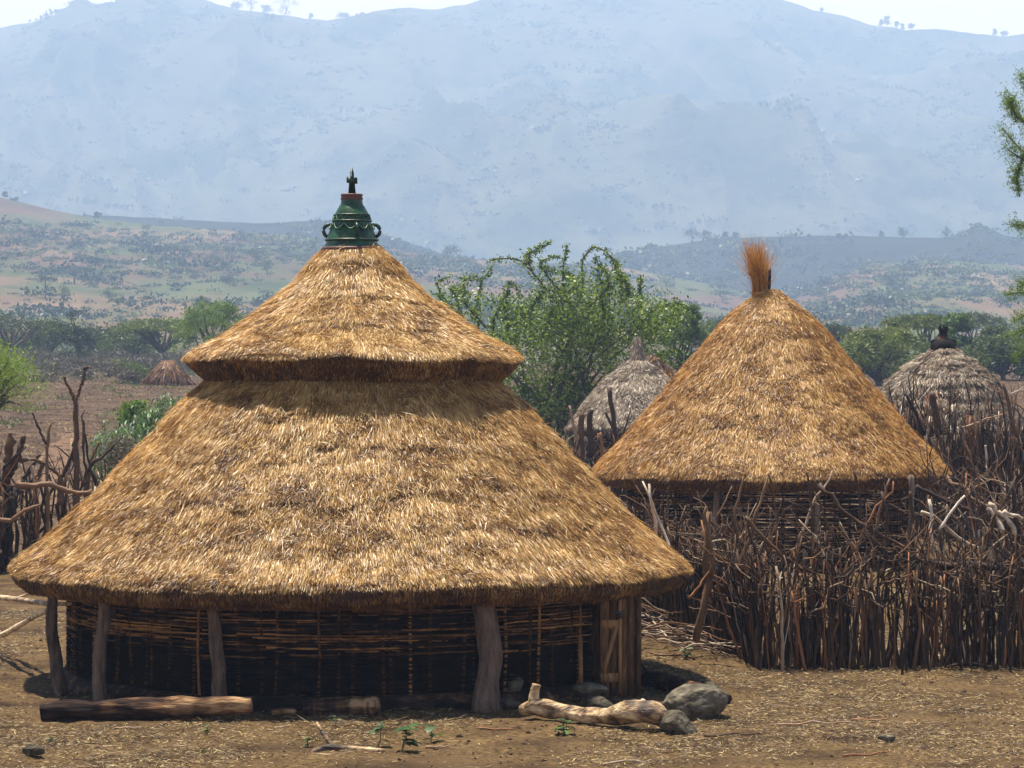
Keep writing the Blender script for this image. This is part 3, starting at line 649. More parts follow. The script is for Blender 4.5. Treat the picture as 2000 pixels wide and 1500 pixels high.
for (x0, y0, x1, y1, r0, r1, t_) in ((1360, 1250, 1385, 1000, .05, .035, .62), (1282, 1150, 1268, 945, .03, .015, .97), (1305, 1100, 1255, 940, .02, .012, .98), (1440, 1130, 1500, 930, .035, .015, .55),
        (1530, 1100, 1500, 925, .02, .012, .45), (1440, 1050, 1452, 930, .02, .012, .6), (1560, 1060, 1625, 920, .022, .01, .93), (1588, 1040, 1575, 920, .022, .012, .35), (1700, 1080, 1738, 935, .028, .014, .5),
        (1660, 1090, 1745, 940, .02, .01, .8), (1685, 1050, 1668, 920, .025, .015, .3), (1640, 1080, 1590, 960, .02, .01, .4), (1400, 1010, 1430, 950, .014, .01, .6), (1390, 1130, 1380, 990, .03, .02, .55),
        (1820, 1080, 1815, 975, .03, .02, 1.0), (1960, 1040, 1930, 990, .033, .022, .97), (1835, 1035, 1885, 968, .02, .014, 1.0), (1880, 1190, 1960, 990, .03, .015, .5), (1905, 1155, 1985, 930, .02, .012, .3), (1985, 1200, 1975, 940, .04, .03, .2),
        (1640, 1160, 1560, 1015, .022, .01, .95), (1700, 1120, 1640, 1020, .018, .01, .9), (1480, 1090, 1460, 1010, .02, .012, .3), (1345, 1170, 1400, 1100, .02, .01, .8), (1722, 1130, 1722, 960, .03, .02, .3), (1770, 1110, 1778, 960, .035, .025, .3)):
    D = DF+rng.uniform(-.2, .5); ex.append((P(x0, y0, D), P(x1, y1, D+.1), r0, r1, t_, .07, 'branch'))
for (pl, r0, r1, t_) in (([(1455, 1010, DF), (1500, 1060, DF), (1560, 1110, DF+.1), (1640, 1125, DF+.1)], .03, .015, .5), ([(1600, 945, DF+.2), (1650, 1000, DF+.1), (1720, 1050, DF), (1790, 1075, DF)], .03, .02, .35),
        ([(1860, 1150, DF), (1900, 1170, DF), (1925, 1155, DF), (1950, 1120, DF)], .022, .015, .95), ([(1760, 1090, DF), (1840, 1105, DF), (1900, 1100, DF), (2000, 1120, DF)], .05, .04, .15), ([(1930, 985, DF), (1965, 1010, DF), (1985, 1040, DF), (1990, 1070, DF)], .032, .02, .97), ([(1950, 1000, DF), (2010, 1015, DF), (2060, 1020, DF)], .028, .02, .97)):
    ex.append(([P(*q) for q in pl], None, r0, r1, t_, .008, 'rail'))
fence('stick_fence', 'dense rough fence of dark upright sticks right of the big hut doorway', [(X_(1225, 43), 43), (X_(1330, 41), 41), (X_(1440, 39), 39), (X_(1480, DF), DF), (X_(2120, 37.2), 37.2)], 1150, (.7, 1.5), (.008, .026), 51, .7, bend=.05, extra=ex, lean=.19, low=520, forks=.5)
fence('stick_fence', 'side fence of pale tangled sticks running back at the right edge', [(X_(2090, 38), 38), (X_(2010, 41), 41), (X_(1960, 46), 46), (X_(1800, 50), 50)], 120, (1.0, 2.1), (.014, .032), 57, .6, bend=.16, lean=.3, big=60, low=160,
      extra=[(P(1800, 1000, 46), P(1990, 1120, 46.5), .03, .02, .95, .08, 'branch'), (P(1790, 950, 48), P(1905, 1000, 48), .04, .03, .15, .05, 'branch'), (P(1850, 930, 50), P(1960, 1010, 47), .03, .02, .5, .08, 'branch')])
fence('stick_fence', 'tall dark stake fence standing in front of the grey hut at right', [(X_(1735, 66), 66), (X_(1850, 63), 63), (X_(2080, 61), 61)], 520, (1.6, 2.85), (.014, .036), 53, .8, bend=.06, lean=.14, low=160,
      extra=[(P(1835, 850, 63), P(1820, 768, 63), .09, .07, .4, .03, 'branch'), (P(1805, 850, 63), P(1768, 768, 63), .05, .03, .1, .05, 'branch'), (P(1985, 850, 61), P(1958, 745, 61), .05, .03, .5, .05, 'branch'), (P(1880, 835, 62), P(1970, 805, 62), .025, .015, .9, .05, 'branch'), (P(1975, 770, 61), P(2010, 755, 61), .02, .012, .97, .1, 'branch'), (P(1930, 930, 61), P(1925, 870, 61), .03, .02, .97, .1, 'branch')])
fence('stick_fence', 'short brush fence with a few forked poles between the two big thatched roofs', [(X_(1070, 74), 74), (X_(1180, 75), 75), (X_(1350, 75), 75)], 120, (1.0, 1.9), (.018, .04), 54, .5, bend=.14, big=60, low=60,
      extra=[(P(1138, 900, 74), P(1112, 792, 74), .05, .025, .9, .05, 'branch'), (P(1135, 900, 74), P(1135, 805, 74), .09, .07, .5, .04, 'branch'), (P(1155, 890, 74), P(1155, 800, 74), .08, .07, .3, .08, 'branch'), (P(1206, 870, 74), P(1190, 757, 74), .06, .06, .35, .04, 'branch'), (P(1200, 840, 74), P(1182, 805, 74), .04, .03, .3, .04, 'branch'), (P(1215, 850, 74), P(1232, 795, 74), .03, .015, .3, .06, 'branch'), (P(1180, 900, 74), P(1172, 845, 74), .06, .03, .8, .04, 'branch')])
DL = 54.0
exl = [([P(155, 1060, DL), P(148, 960, DL), P(150, 860, DL), P(145, 775, DL)], None, .07, .04, .45, .01, 'pole'), ([P(146, 790, DL), P(158, 755, DL), P(168, 722, DL)], None, .038, .024, .45, .006, 'branch'), ([P(146, 782, DL), P(135, 760, DL), P(124, 735, DL)], None, .034, .02, .45, .006, 'branch'), ([P(164, 722, DL), P(172, 716, DL)], None, .035, .03, .3, .002, 'branch'),
       ([P(94, 1060, DL-.5), P(92, 960, DL-.5), P(90, 880, DL-.5), P(98, 828, DL-.5)], None, .038, .026, .6, .006, 'pole'), ([P(90, 868, DL-.5), P(75, 835, DL-.5), P(63, 806, DL-.5)], None, .03, .015, .2, .006, 'branch'),
       ([P(160, 1020, DL), P(170, 940, DL), P(162, 850, DL), P(165, 800, DL)], None, .035, .016, .4, .01, 'branch'), ([P(190, 950, DL), P(172, 900, DL), P(163, 820, DL)], None, .03, .015, .1, .01, 'branch'),
       ([P(30, 945, DL-1), P(60, 950, DL-1), P(95, 944, DL-1), P(130, 958, DL-1), P(150, 966, DL-1), P(180, 960, DL-1)], None, .065, .05, .62, .004, 'rail'),
       ([P(-10, 1012, DL-1.2), P(20, 1020, DL-1.2), P(45, 998, DL-1.2), P(80, 985, DL-1.2)], None, .045, .028, .64, .004, 'rail'),
       ([P(30, 900, DL), P(75, 898, DL), P(100, 915, DL), P(118, 930, DL)], None, .035, .03, .45, .006, 'branch'), ([P(118, 985, DL), P(118, 925, DL)], None, .085, .05, .5, .003, 'stump'), ([P(122, 930, DL), P(140, 890, DL), P(146, 860, DL)], None, .04, .025, .3, .005, 'branch'),
       ([P(50, 950, DL), P(75, 930, DL), P(84, 905, DL)], None, .05, .035, .45, .004, 'branch'), ([P(20, 990, DL), P(50, 930, DL), P(78, 888, DL)], None, .05, .03, .35, .006, 'branch'),
       ([P(10, 960, DL), P(15, 900, DL), P(20, 845, DL)], None, .09, .07, .5, .01, 'branch'), ([P(15, 930, DL), P(35, 890, DL), P(47, 850, DL)], None, .07, .05, .35, .01, 'branch'), ([P(155, 960, DL), P(175, 905, DL), P(205, 888, DL), P(225, 865, DL)], None, .03, .02, .3, .006, 'branch')]
fence('stick_fence', 'rough fence of stakes and forked poles at the left edge behind the big hut', [(X_(-120, DL-1), DL-1), (X_(60, DL), DL), (X_(330, DL+2), DL+2)], 190, (1.0, 2.0), (.02, .045), 55, .6, bend=.1, extra=exl, lean=.16, big=80, low=60)

# brush pile between hut and fence
rg = np.random.default_rng(61)
for k in range(60):
    D = rg.uniform(38.3, 41.5); px = rg.uniform(1235, 1430); z = .02+.5*rg.random()**1.3*np.clip((1450-px)/160, .1, 1)
    L_ = rg.uniform(.5, 1.9); a = rg.normal(.0, .45); x = X_(px, D)
    mb = MB(); sl = -rg.uniform(.05, .35)
    stick(mb, rg, (x-L_/2*cos(a), D-L_/2*sin(a), max(.03, z-sl*L_/2)), (x+L_/2*cos(a), D+L_/2*sin(a), max(.02, z+sl*L_/2)), .013, .006, .09, 8, 5, rg.choice([.25, .5, .65, .95], p=[.2, .3, .25, .25]))
    o = mb.build('dry_stick', M['stake']); tag(o, 'thin dry stick lying in the brush pile between big hut and fence', 'stick', 'sticks of the brush pile')

# ---------------------------------------------------------------- logs, stones
def log(name, label, pl, rads, m, tint, seed, k=26, n=90, branches=(), cat='log'):
    rg = np.random.default_rng(seed); q, r = resample([P(*a) for a in pl], rads, n)
    r = r*(1+.07*vnoise(np.arange(n)*.12, np.zeros(n), seed=seed))
    tt = (tint if np.ndim(tint) == 0 else np.linspace(*tint, n))+.18*vnoise(np.arange(n)*.3, np.ones(n), seed=seed+1)
    mb = MB(); tube(mb, q, r, k, tt)
    V = mb.v[0].reshape(n, k, 3); ctr = V.mean(1, keepdims=True); dv = V-ctr; th_ = np.arange(k)/k*2*pi; ss = np.linspace(0, np.linalg.norm(q[-1]-q[0]), n)[:, None]
    dsp = .34*fbm(np.cos(th_)*1.3+0*ss, np.sin(th_)*1.3+0*ss, ss*2.6, seed=seed, oct=3) + .10*fbm(np.cos(th_)*5+0*ss, np.sin(th_)*5+0*ss, ss*2.2, seed=seed+2, oct=3)
    mb.v[0] = (ctr+dv*(1+dsp[..., None])*np.array([1, 1, .92])).reshape(-1, 3)
    for bp, br in branches:
        qq, r2 = resample([P(*a) for a in bp], br, 12); tube(mb, qq, r2, 10, np.max(tint)+.2, rough=.06, rg=rg)
    o = mb.build(name, m, smooth=True, origin=q[n//2]); tag(o, label, cat); return o
log('log', 'pale crooked log with an upright stub lying in front of the hut door', [(1018, 1388, 31.8), (1045, 1380, 31.7), (1085, 1388, 31.6), (1140, 1398, 31.4), (1190, 1400, 31.2), (1240, 1390, 31.0), (1275, 1392, 30.9), (1302, 1410, 30.9)], [.055, .10, .095, .08, .09, .135, .13, .08], M['log'], .52, 71,
    branches=[([(1046, 1385, 31.7), (1042, 1360, 31.7), (1048, 1337, 31.7)], [.09, .055, .048]), ([(1250, 1385, 31.0), (1258, 1366, 31.0)], [.08, .02])])
log('log', 'long dark weathered log lying at the left front of the big hut', [(80, 1393, 31.9), (130, 1386, 31.9), (190, 1390, 31.85), (235, 1384, 31.85), (300, 1386, 31.85), (400, 1384, 31.8), (492, 1376, 31.8)], [.10, .12, .11, .12, .13, .12, .10], M['log_dark'], (.15, .75), 72)
log('log', 'thick short log with an orange cut end in the shade under the eaves', [(592, 1383, 32.2), (660, 1381, 32.2), (738, 1381, 32.1)], [.09, .125, .12], M['log_dark'], (.35, .85), 73)
log('log', 'small stub of wood between the long log and thick short log', [(530, 1391, 32.0), (555, 1389, 32.0), (578, 1391, 32.0)], [.035, .045, .035], M['log_dark'], .6, 74, n=16)
log('log', 'heavy dark beam slanting from the hut side down to the grey boulder', [(1245, 1322, 35.5), (1300, 1336, 34.6), (1370, 1352, 33.8), (1420, 1366, 33.3)], [.11, .12, .10, .06], M['log_dark'], .25, 75)
log('branch', 'forked curved branch lying on the straw in the front foreground', [(606, 1472, 29.3), (640, 1462, 29.4), (690, 1464, 29.4), (750, 1468, 29.3)], [.03, .045, .04, .032], M['log'], .42, 76, n=24, branches=[([(652, 1463, 29.4), (632, 1435, 29.5), (618, 1412, 29.6)], [.03, .022, .014]), ([(606, 1474, 29.2), (640, 1478, 29.15), (672, 1474, 29.2)], [.018, .026, .018])], cat='branch')
log('branch', 'pale bare branch sloping down at the left edge beside the eaves', [(-60, 1268, 40), (10, 1238, 38), (60, 1208, 36), (108, 1184, 34.4)], [.045, .04, .033, .028], M['log'], .85, 77, n=20, cat='branch')
log('branch', 'brown horizontal branch at the left edge reaching under the eaves', [(-420, 1268, 42), (-220, 1200, 41), (-60, 1162, 40), (30, 1170, 38), (90, 1180, 36), (135, 1180, 34.4)], [.045, .04, .035, .033, .03, .024], M['log'], .55, 78, n=20, cat='branch', branches=[([(28, 1170, 38), (55, 1160, 37.6)], [.02, .01])])
def stone(label, px, py, D, size, seed, m='rock', flat=.0, rz=0, tint=.5, ang=.35):
    rg = np.random.default_rng(seed); nu, nv = 90, 56
    u = np.linspace(0, 2*pi, nu+1)[:-1]; v = np.linspace(-pi/2, pi/2, nv)
    U, V = np.meshgrid(u, v); d = np.stack([np.cos(V)*np.cos(U), np.cos(V)*np.sin(U), np.sin(V)], -1)
    cuts = unit(rg.normal(0, 1, (9, 3))); rad = np.ones(U.shape)
    for c_ in cuts:
        dot = d@c_; rad = np.minimum(rad, np.where(dot > .05, (1-ang*rg.uniform(.4, 1))/np.maximum(dot, .05), 9))
    rad = rad*(1+.06*fbm(d[..., 0]*3, d[..., 1]*3, d[..., 2]*3, seed=seed))
    rad = rad*(1+.035*fbm(d[..., 0]*9, d[..., 1]*9, d[..., 2]*9, seed=seed+1, oct=4))
    p = d*rad[..., None]*np.array(size)*.5*1.15
    p = p @ np.array([[cos(rz), 0, sin(rz)], [0, 1, 0], [-sin(rz), 0, cos(rz)]])
    c = P(px, py, D); idx = np.arange(nu*nv).reshape(nv, nu)
    q = np.stack([idx[:-1], np.roll(idx[:-1], -1, 1), np.roll(idx[1:], -1, 1), idx[1:]], -1).reshape(-1, 4)
    mb = MB(); mb.add(p.reshape(-1, 3)+c, [q, idx[0][None, ::-1], idx[-1][None]], tint); o = mb.build('stone', M[m], smooth=True, origin=c)
    tag(o, label, 'stone'); return o
stone('large rounded grey boulder on the ground right of the hut door', 1358, 1374, 32.0, (.64, .55, .40), 81, rz=.25, ang=.22)
stone('angular wedge-shaped stone at the right end of the pale crooked log', 1322, 1414, 30.75, (.42, .34, .24), 82, ang=.5, rz=-.2, tint=.4)
stone('small pointed stone lying behind the large grey boulder', 1390, 1346, 34.4, (.26, .2, .14), 83, ang=.5, rz=-.3, tint=.45)
stone('rounded shaded stone beside the thick roof post', 1000, 1342, 33.2, (.26, .24, .24), 84, tint=.3)
stone('flat pale slab set as a step below the hut doorway', 1148, 1348, 33.3, (.40, .25, .15), 85, ang=.3, tint=.45)
stone('dark low stone under the flat step slab', 1165, 1376, 32.6, (.36, .28, .16), 86, tint=.2)
stone('dark low stone just right of the thick roof post foot', 990, 1378, 32.7, (.3, .25, .15), 87, tint=.2)
def pebble(label, px, D, s, seed, tint, m='rock'):
    z = float(gh(X_(px, D), D)); py = HY+(CZ-z-.3*s)/D*F; return stone(label, px, py, D, (s, s*.8, s*.6), seed, m, ang=.4, tint=tint)
pebble('flat greenish stone half sunk in the yard at lower right', 1732, 28.9+1.1, .16, 88, .5)
pebble('dark clod sitting in the straw at lower left', 65, 28.8, .2, 89, .15)

# ---------------------------------------------------------------- ground litter
mb = MB(); rg = np.random.default_rng(91); n = 420000
y = 27+19*rg.random(n)**1.45; x = rg.uniform(-8.2, 8.6, n)
dens = fbm(x*.9, y*.5, seed=77, oct=3)
keep = rg.random(n) < np.clip(.42+2.2*dens, .04, 1); x = x[keep]; y = y[keep]; n = len(x)
a = rg.random(n)*2*pi; d = np.stack([np.cos(a), np.sin(a), rg.normal(0, .16, n)], 1); d = unit(d)
w = unit(np.cross(d, np.array([0, 0, 1.])+rg.normal(0, .5, (n, 3))))
p = np.stack([x, y, gh(x, y)+.008+.012*rg.random(n)], 1)
L_ = rg.uniform(.02, .08, n)*(1+1.6*(rg.random(n) < .04)); W_ = rg.uniform(.0025, .008, n)
blades(mb, p, d, w, L_, W_, np.clip(.45+.33*rg.normal(0, 1, n), 0, 1))
M['litter'] = mat('trampled_straw', [(0, (.02, .011, .006)), (.4, (.12, .068, .025)), (.7, (.33, .22, .078)), (1, (.62, .47, .22))], .55, .4, .15)
o = mb.build('straw_litter', M['litter']); tag(o, kind='stuff', label='trampled straw and wood chips strewn over the yard', cat='straw')
mb = MB(); n = 2600; y = rg.uniform(27, 42, n); x = rg.uniform(-8, 8.4, n)
for i in range(n):
    s = rg.uniform(.008, .022)*(1+(rg.random() < .05)*1.2); v = unit(rg.normal(0, 1, (8, 3)))*s*rg.uniform(.6, 1.1, (8, 1)); v[:, 2] *= .6
    # a crumb: octahedron
    v = np.array([[1, 0, 0], [-1, 0, 0], [0, 1, 0], [0, -1, 0], [0, 0, 1], [0, 0, -1.]])*s*rg.uniform(.6, 1.3, (6, 1))
    mb.add(v+np.array([x[i], y[i], float(0)]), [np.array([[0, 2, 4], [2, 1, 4], [1, 3, 4], [3, 0, 4], [2, 0, 5], [1, 2, 5], [3, 1, 5], [0, 3, 5]])], rg.random())
V = np.concatenate(mb.v); V[:, 2] += gh(V[:, 0], V[:, 1]); mb.v = [V]; mb.t = [np.concatenate(mb.t)]
M['clod'] = mat('soil_clod', [(0, (.02, .012, .008)), (1, (.09, .055, .035))], .95, .1)
tag(mb.build('soil_clods', M['clod']), kind='stuff', label='small crumbs of soil scattered over the yard', cat='soil')
# field: stubble and clods
mb = MB(); n = 120000; y = 62+150*rg.random(n)**1.6; x = rg.uniform(-.22, .2, n)*y
a = rg.random(n)*2*pi; d = unit(np.stack([np.cos(a), np.sin(a), np.abs(rg.normal(0, .6, n))], 1)); w = unit(np.cross(d, rg.normal(0, 1, (n, 3))))
blades(mb, np.stack([x, y, gh(x, y)-.02], 1), d, w, rg.uniform(.05, .22, n), rg.uniform(.01, .03, n), np.clip(.48+.27*rg.normal(0, 1, n)+.25*fbm(x*.3, y*.1, seed=5), 0, 1))
tag(mb.build('field_stubble', M['litter']), kind='stuff', label='dry stubble and clods over the field behind the fences', cat='stubble')
NW = 150; mb = MB(); n = 22000; ctr = rg.normal(0, 1, (NW, 2)); ctr[:, 1] = 90+rg.random(NW)**.6*140; ctr[:, 0] = (rg.random(NW)*.2-.19)*ctr[:, 1]
k = rg.integers(0, NW, n); x = ctr[k, 0]+rg.normal(0, .45, n); y = ctr[k, 1]+rg.normal(0, .7, n)
leaves(mb, np.stack([x, y, gh(x, y)+rg.random(n)*.3], 1), .10, rg, np.clip(.35+.3*rg.normal(0, 1, n), 0, 1))
tag(mb.build('field_weeds', M['leaf_olive']), kind='stuff', label='low dry weeds in tufts across the far field', cat='weeds')

# small green plants in the yard
def weed(px, D, h, n, seed, label, m='maize', wide=.5):
    rg = np.random.default_rng(seed); x = X_(px, D); z = float(gh(x, D)); c = np.array([x, D, z])
    t = thing('weed', c, label, 'plant', 'small green weeds in the yard')
    st = MB(); lf = MB()
    for s in range(max(1, n//8)):
        tip = c+np.array([rg.normal(0, .25*h), rg.normal(0, .2*h), h*rg.uniform(.7, 1)])
        p = stick(st, rg, c-np.array([0, 0, .02]), tip, .007, .003, .08, 6, 4, .7)
        for j in range(8):
            q = p[rg.integers(2, 6)]; a = rg.random()*2*pi; dd = unit(np.array([cos(a), sin(a), rg.uniform(-.1, .6)])); L2 = h*wide*rg.uniform(.7, 1.35)
            s_ = unit(np.cross(dd, [0, 0, 1])); u = np.array([0, .35, .75, 1.])[:, None]; w2 = np.array([.01, .28, .2, 0.])[:, None]*L2*1.1
            mid = q+dd*L2*u-np.array([0, 0, .3*L2])*u**2
            V = np.concatenate([mid-s_*w2, mid+s_*w2+np.array([0, 0, .004])]); lf.add(V, [np.array([[i, i+1, i+5, i+4] for i in range(3)])], rg.random())
    st.build('stem', M['leaf_olive'], t); lf.build('foliage', M[m], t)
weed(1103, 30.6, .2, 24, 101, 'bright green weed standing in front of the pale crooked log')
weed(738, 29.6, .26, 12, 102, 'leftmost of the three broad-leaved weeds in the middle foreground')
weed(785, 29.4, .30, 16, 103, 'middle and largest of the three broad-leaved weeds in the foreground')
weed(838, 30.0, .24, 12, 104, 'rightmost of the three broad-leaved weeds in the middle foreground')
weed(655, 31.2, .13, 14, 105, 'small round green weed in front of the thick short log')
weed(1340, 38.2, .16, 24, 106, 'green weed patch growing at the edge of the brush pile')
weed(405, 30.5, .10, 16, 107, 'tiny dull green weed near the right end of the long log', 'leaf_olive')
weed(100, 29.9, .07, 24, 108, 'low green sprig in the straw below the long dark log')
weed(1530, 37.0, .10, 16, 109, 'small green sprig at the foot of the dense stick fence')
weed(600, 29.6, .10, 16, 110, 'low green leaves beside the forked curved branch')
weed(395, 28.9, .06, 24, 111, 'low green sprig at the bottom left foreground')
# loose sticks on yard
for i, (px, D, L2, a, tn_, lb) in enumerate(((545, 31.2, .25, .1, .9, 'short pale chip of wood in front of the eaves shadow'), (970, 30.9, .45, -.2, .8, 'flat pale stick lying left of the pale crooked log'), (1225, 28.3, .55, .5, .95, 'curved pale stick at the bottom edge of the yard'), (1590, 31.3, .95, .05, .9, 'long thin pale stick lying on the open yard at right'), (1700, 31.8, .4, -.3, .85, 'short bent twig on the open yard at right'), (1430, 30.4, .6, .2, .35, 'dark twig lying right of the wedge-shaped stone'), (1940, 37.0, 1.3, .25, .6, 'long twig leaning at the foot of the fence at right'), (250, 31.0, .3, 0, .9, 'short white chip below the long dark log'), (860, 29.6, .3, .2, .9, 'short straw-coloured stick near the broad-leaved weeds'), (1690, 28.9, .5, .4, .8, 'short stick among straw at the lower right'))):
    x = X_(px, D); z = float(gh(x, D))+.015; mb = MB(); stick(mb, rng, (x-L2/2*cos(a), D-L2/2*sin(a), z), (x+L2/2*cos(a), D+L2/2*sin(a), z+.01+.04*(i == 6)), .012, .007, .06, 7, 5, tn_)
    tag(mb.build('loose_stick', M['stake']), lb, 'stick')

# ---------------------------------------------------------------- corn stook, maize, brush
D = 170; c = P(327, 752, D); c[2] = float(np.interp(D, GY, GZ))
t = thing('corn_stook', c, 'brown conical stook of dry corn stalks in the field left of the big hut', 'stook')
rg = np.random.default_rng(121)
mb = MB(); lathe(mb, c, [(1.2, 0), (.95, .5), (.5, 1.1), (.1, 1.35)], 16, .05); mb.build('stalk_core', M['stalk'], t)
for half in range(2):
    mb = MB()
    for k in range(110):
        a = rg.random()*2*pi; r = rg.uniform(1.1, 1.55); ln = rg.uniform(1.25, 1.55)
        tp = c+np.array([.15*cos(a)+.15*rg.normal(), .15*sin(a), ln-.1]); mid = c+np.array([.85*r/1.3*cos(a), .85*r/1.3*sin(a), .75])
        q, r_ = resample([c+np.array([r*cos(a), r*sin(a), -.05]), mid, tp], [.03, .03, .02], 6); tube(mb, q, r_, 4, .25+.3*rg.random()+.6*(rg.random() < .06))
    if half == 0: mb.build('corn_stalks', M['stalk'], t)
    else:
        n = 900; a = rg.random(n)*2*pi; h_ = rg.random(n); r = 1.5*(1-h_)**.7+.1; p = c+np.stack([r*np.cos(a), r*np.sin(a), 1.4*h_], 1)
        d = unit(np.stack([np.cos(a), np.sin(a), -1.4+0*a], 1)+.3*rg.normal(0, 1, (n, 3))); w = unit(np.cross(d, rg.normal(0, 1, (n, 3))))
        blades(mb, p, d, w, rg.uniform(.2, .5, n), np.full(n, .04), np.clip(.15+.8*h_**2+.15*rg.normal(0, 1, n), 0, 1)); mb.build('dry_leaves', M['stalk'], t)
def plantclump(px, py, D, wpx, hpx, n, m, seed, label, name='bush', cat='bush', size=.12, stems=8, aspect=.35, up=0, grp=None, barkm='bark', flat=False, tone=.5, dense=.5):
    """soft rounded bush"""
    rg = np.random.default_rng(seed); s = F/D; z0 = CZ-(py-HY)/s; c = np.array([X_(px, D), D, z0]); W2 = wpx/s/2; Hh = hpx/s
    t = thing(name, c, label, cat, grp)
    st = MB(); lf = MB(); nc = max(10, int(n/120)); cc = []
    for k in range(nc):
        a = rg.random()*2*pi; r = np.sqrt(rg.random()); z = rg.random()**.8; rr = r*W2*np.sqrt(max(.08, 1-(z*.95)**2)) * (1 if not flat else .6+.4*z)
        cc.append(c+np.array([rr*cos(a), rr*sin(a), z*Hh*.93]))
    cc = np.array(cc)
    for k in range(min(stems, nc)):
        q, r_ = resample([c+np.array([0, 0, -.2]), (c+cc[k])/2+np.array([0, 0, .15*Hh]), cc[k]], [W2*.03+.02, W2*.02+.01, .01], 8)
        q[1:-1] += rg.normal(0, .02*W2, (6, 3)); tube(st, q, r_, 5, .4+.2*rg.random())
    st.build('stem', M[barkm], t)
    k = rg.integers(0, nc, n); sig = dense*W2/np.sqrt(nc)*1.9
    p = cc[k]+np.clip(rg.normal(0, 1, (n, 3)), -2, 2)*np.array([sig, sig, sig*.6]); p[:, 2] = np.maximum(p[:, 2], z0+.02)
    cl = rg.normal(0, .16, nc); tint = np.clip(tone+cl[k]+.15*rg.normal(0, 1, n), 0, 1)
    leaves(lf, p, size, rg, tint, aspect, up); lf.build('foliage', M[m], t); return t
# maize at the left, individually standing plants
rg = np.random.default_rng(131)
def maize_plant(px, py, D, h, seed, lab):
    rg = np.random.default_rng(seed); c = P(px, py, D)
    t = thing('maize_plant', c, lab, 'plant', 'green maize plants left of the big hut')
    st = MB(); p = stick(st, rg, c-np.array([0, 0, .2]), c+np.array([rg.normal(0, .08), 0, h]), .022, .01, .03, 8, 5, .7); st.build('stalk', M['leaf_bright'], t)
    lf = MB()
    for j in range(15):
        q = p[1+j % 7]*1.0; a = rg.random()*2*pi; dd = np.array([cos(a), sin(a), .7]); L2 = rg.uniform(.2, .45); s_ = unit(np.cross(dd, [0, 0, 1])); u = np.linspace(0, 1, 6)[:, None]
        mid = q+dd*L2*u-np.array([0, 0, .9*L2])*u**2; w2 = np.sin(np.clip(u, .06, .97)*pi)*.025
        lf.add(np.concatenate([mid-s_*w2, mid+s_*w2]), [np.array([[i, i+1, i+7, i+6] for i in range(5)])], rg.random())
    lf.build('leaves', M['maize'], t)
for k in range(85):
    px = 180+190*rg.random(); py = 905-.42*(px-185)+rg.normal(0, 16); D = 66+ (900-py)*.12
    maize_plant(px, py, D, rg.uniform(.35, .8), 200+k, 'leafy green maize plant in the patch between left fence and big hut')
plantclump(228, 912, 62, 90, 62, 2600, 'leaf_grey', 141, 'pale dry leafless shrub heap beside the left slope of the roof', size=.10, aspect=.12, tone=1.0, stems=30)
plantclump(-15, 800, 80, 165, 120, 5500, 'leaf_bright', 142, 'feathery light green bush at the left edge above the fence', size=.16, aspect=.14, tone=.8, stems=40, dense=1.1)
plantclump(265, 835, 75, 60, 50, 1600, 'leaf_bright', 143, 'small leafy green bush behind the maize patch', size=.10, aspect=.4, tone=.6)
for k, (px, py, w_, h_, m_) in enumerate(((225, 712, 50, 28, 'leaf_olive'), (262, 716, 36, 20, 'leaf_olive'), (115, 716, 60, 30, 'leaf_grey'), (210, 730, 60, 28, 'leaf_grey'), (275, 722, 30, 22, 'leaf_olive'), (160, 722, 50, 24, 'leaf_grey'), (60, 738, 90, 30, 'leaf_grey'), (250, 745, 50, 20, 'leaf_grey'))):
    D = 230-k*8; plantclump(px, HY+(CZ-float(np.interp(D, GY, GZ)))/D*F+0*py, D, w_, h_, 900, m_, 150+k, ['small olive bush standing at the back of the left field', 'dry brown thorn bush standing in the left field'][m_ == 'leaf_grey'], size=.22, aspect=.3, grp='low bushes at the back of the field', tone=.65)

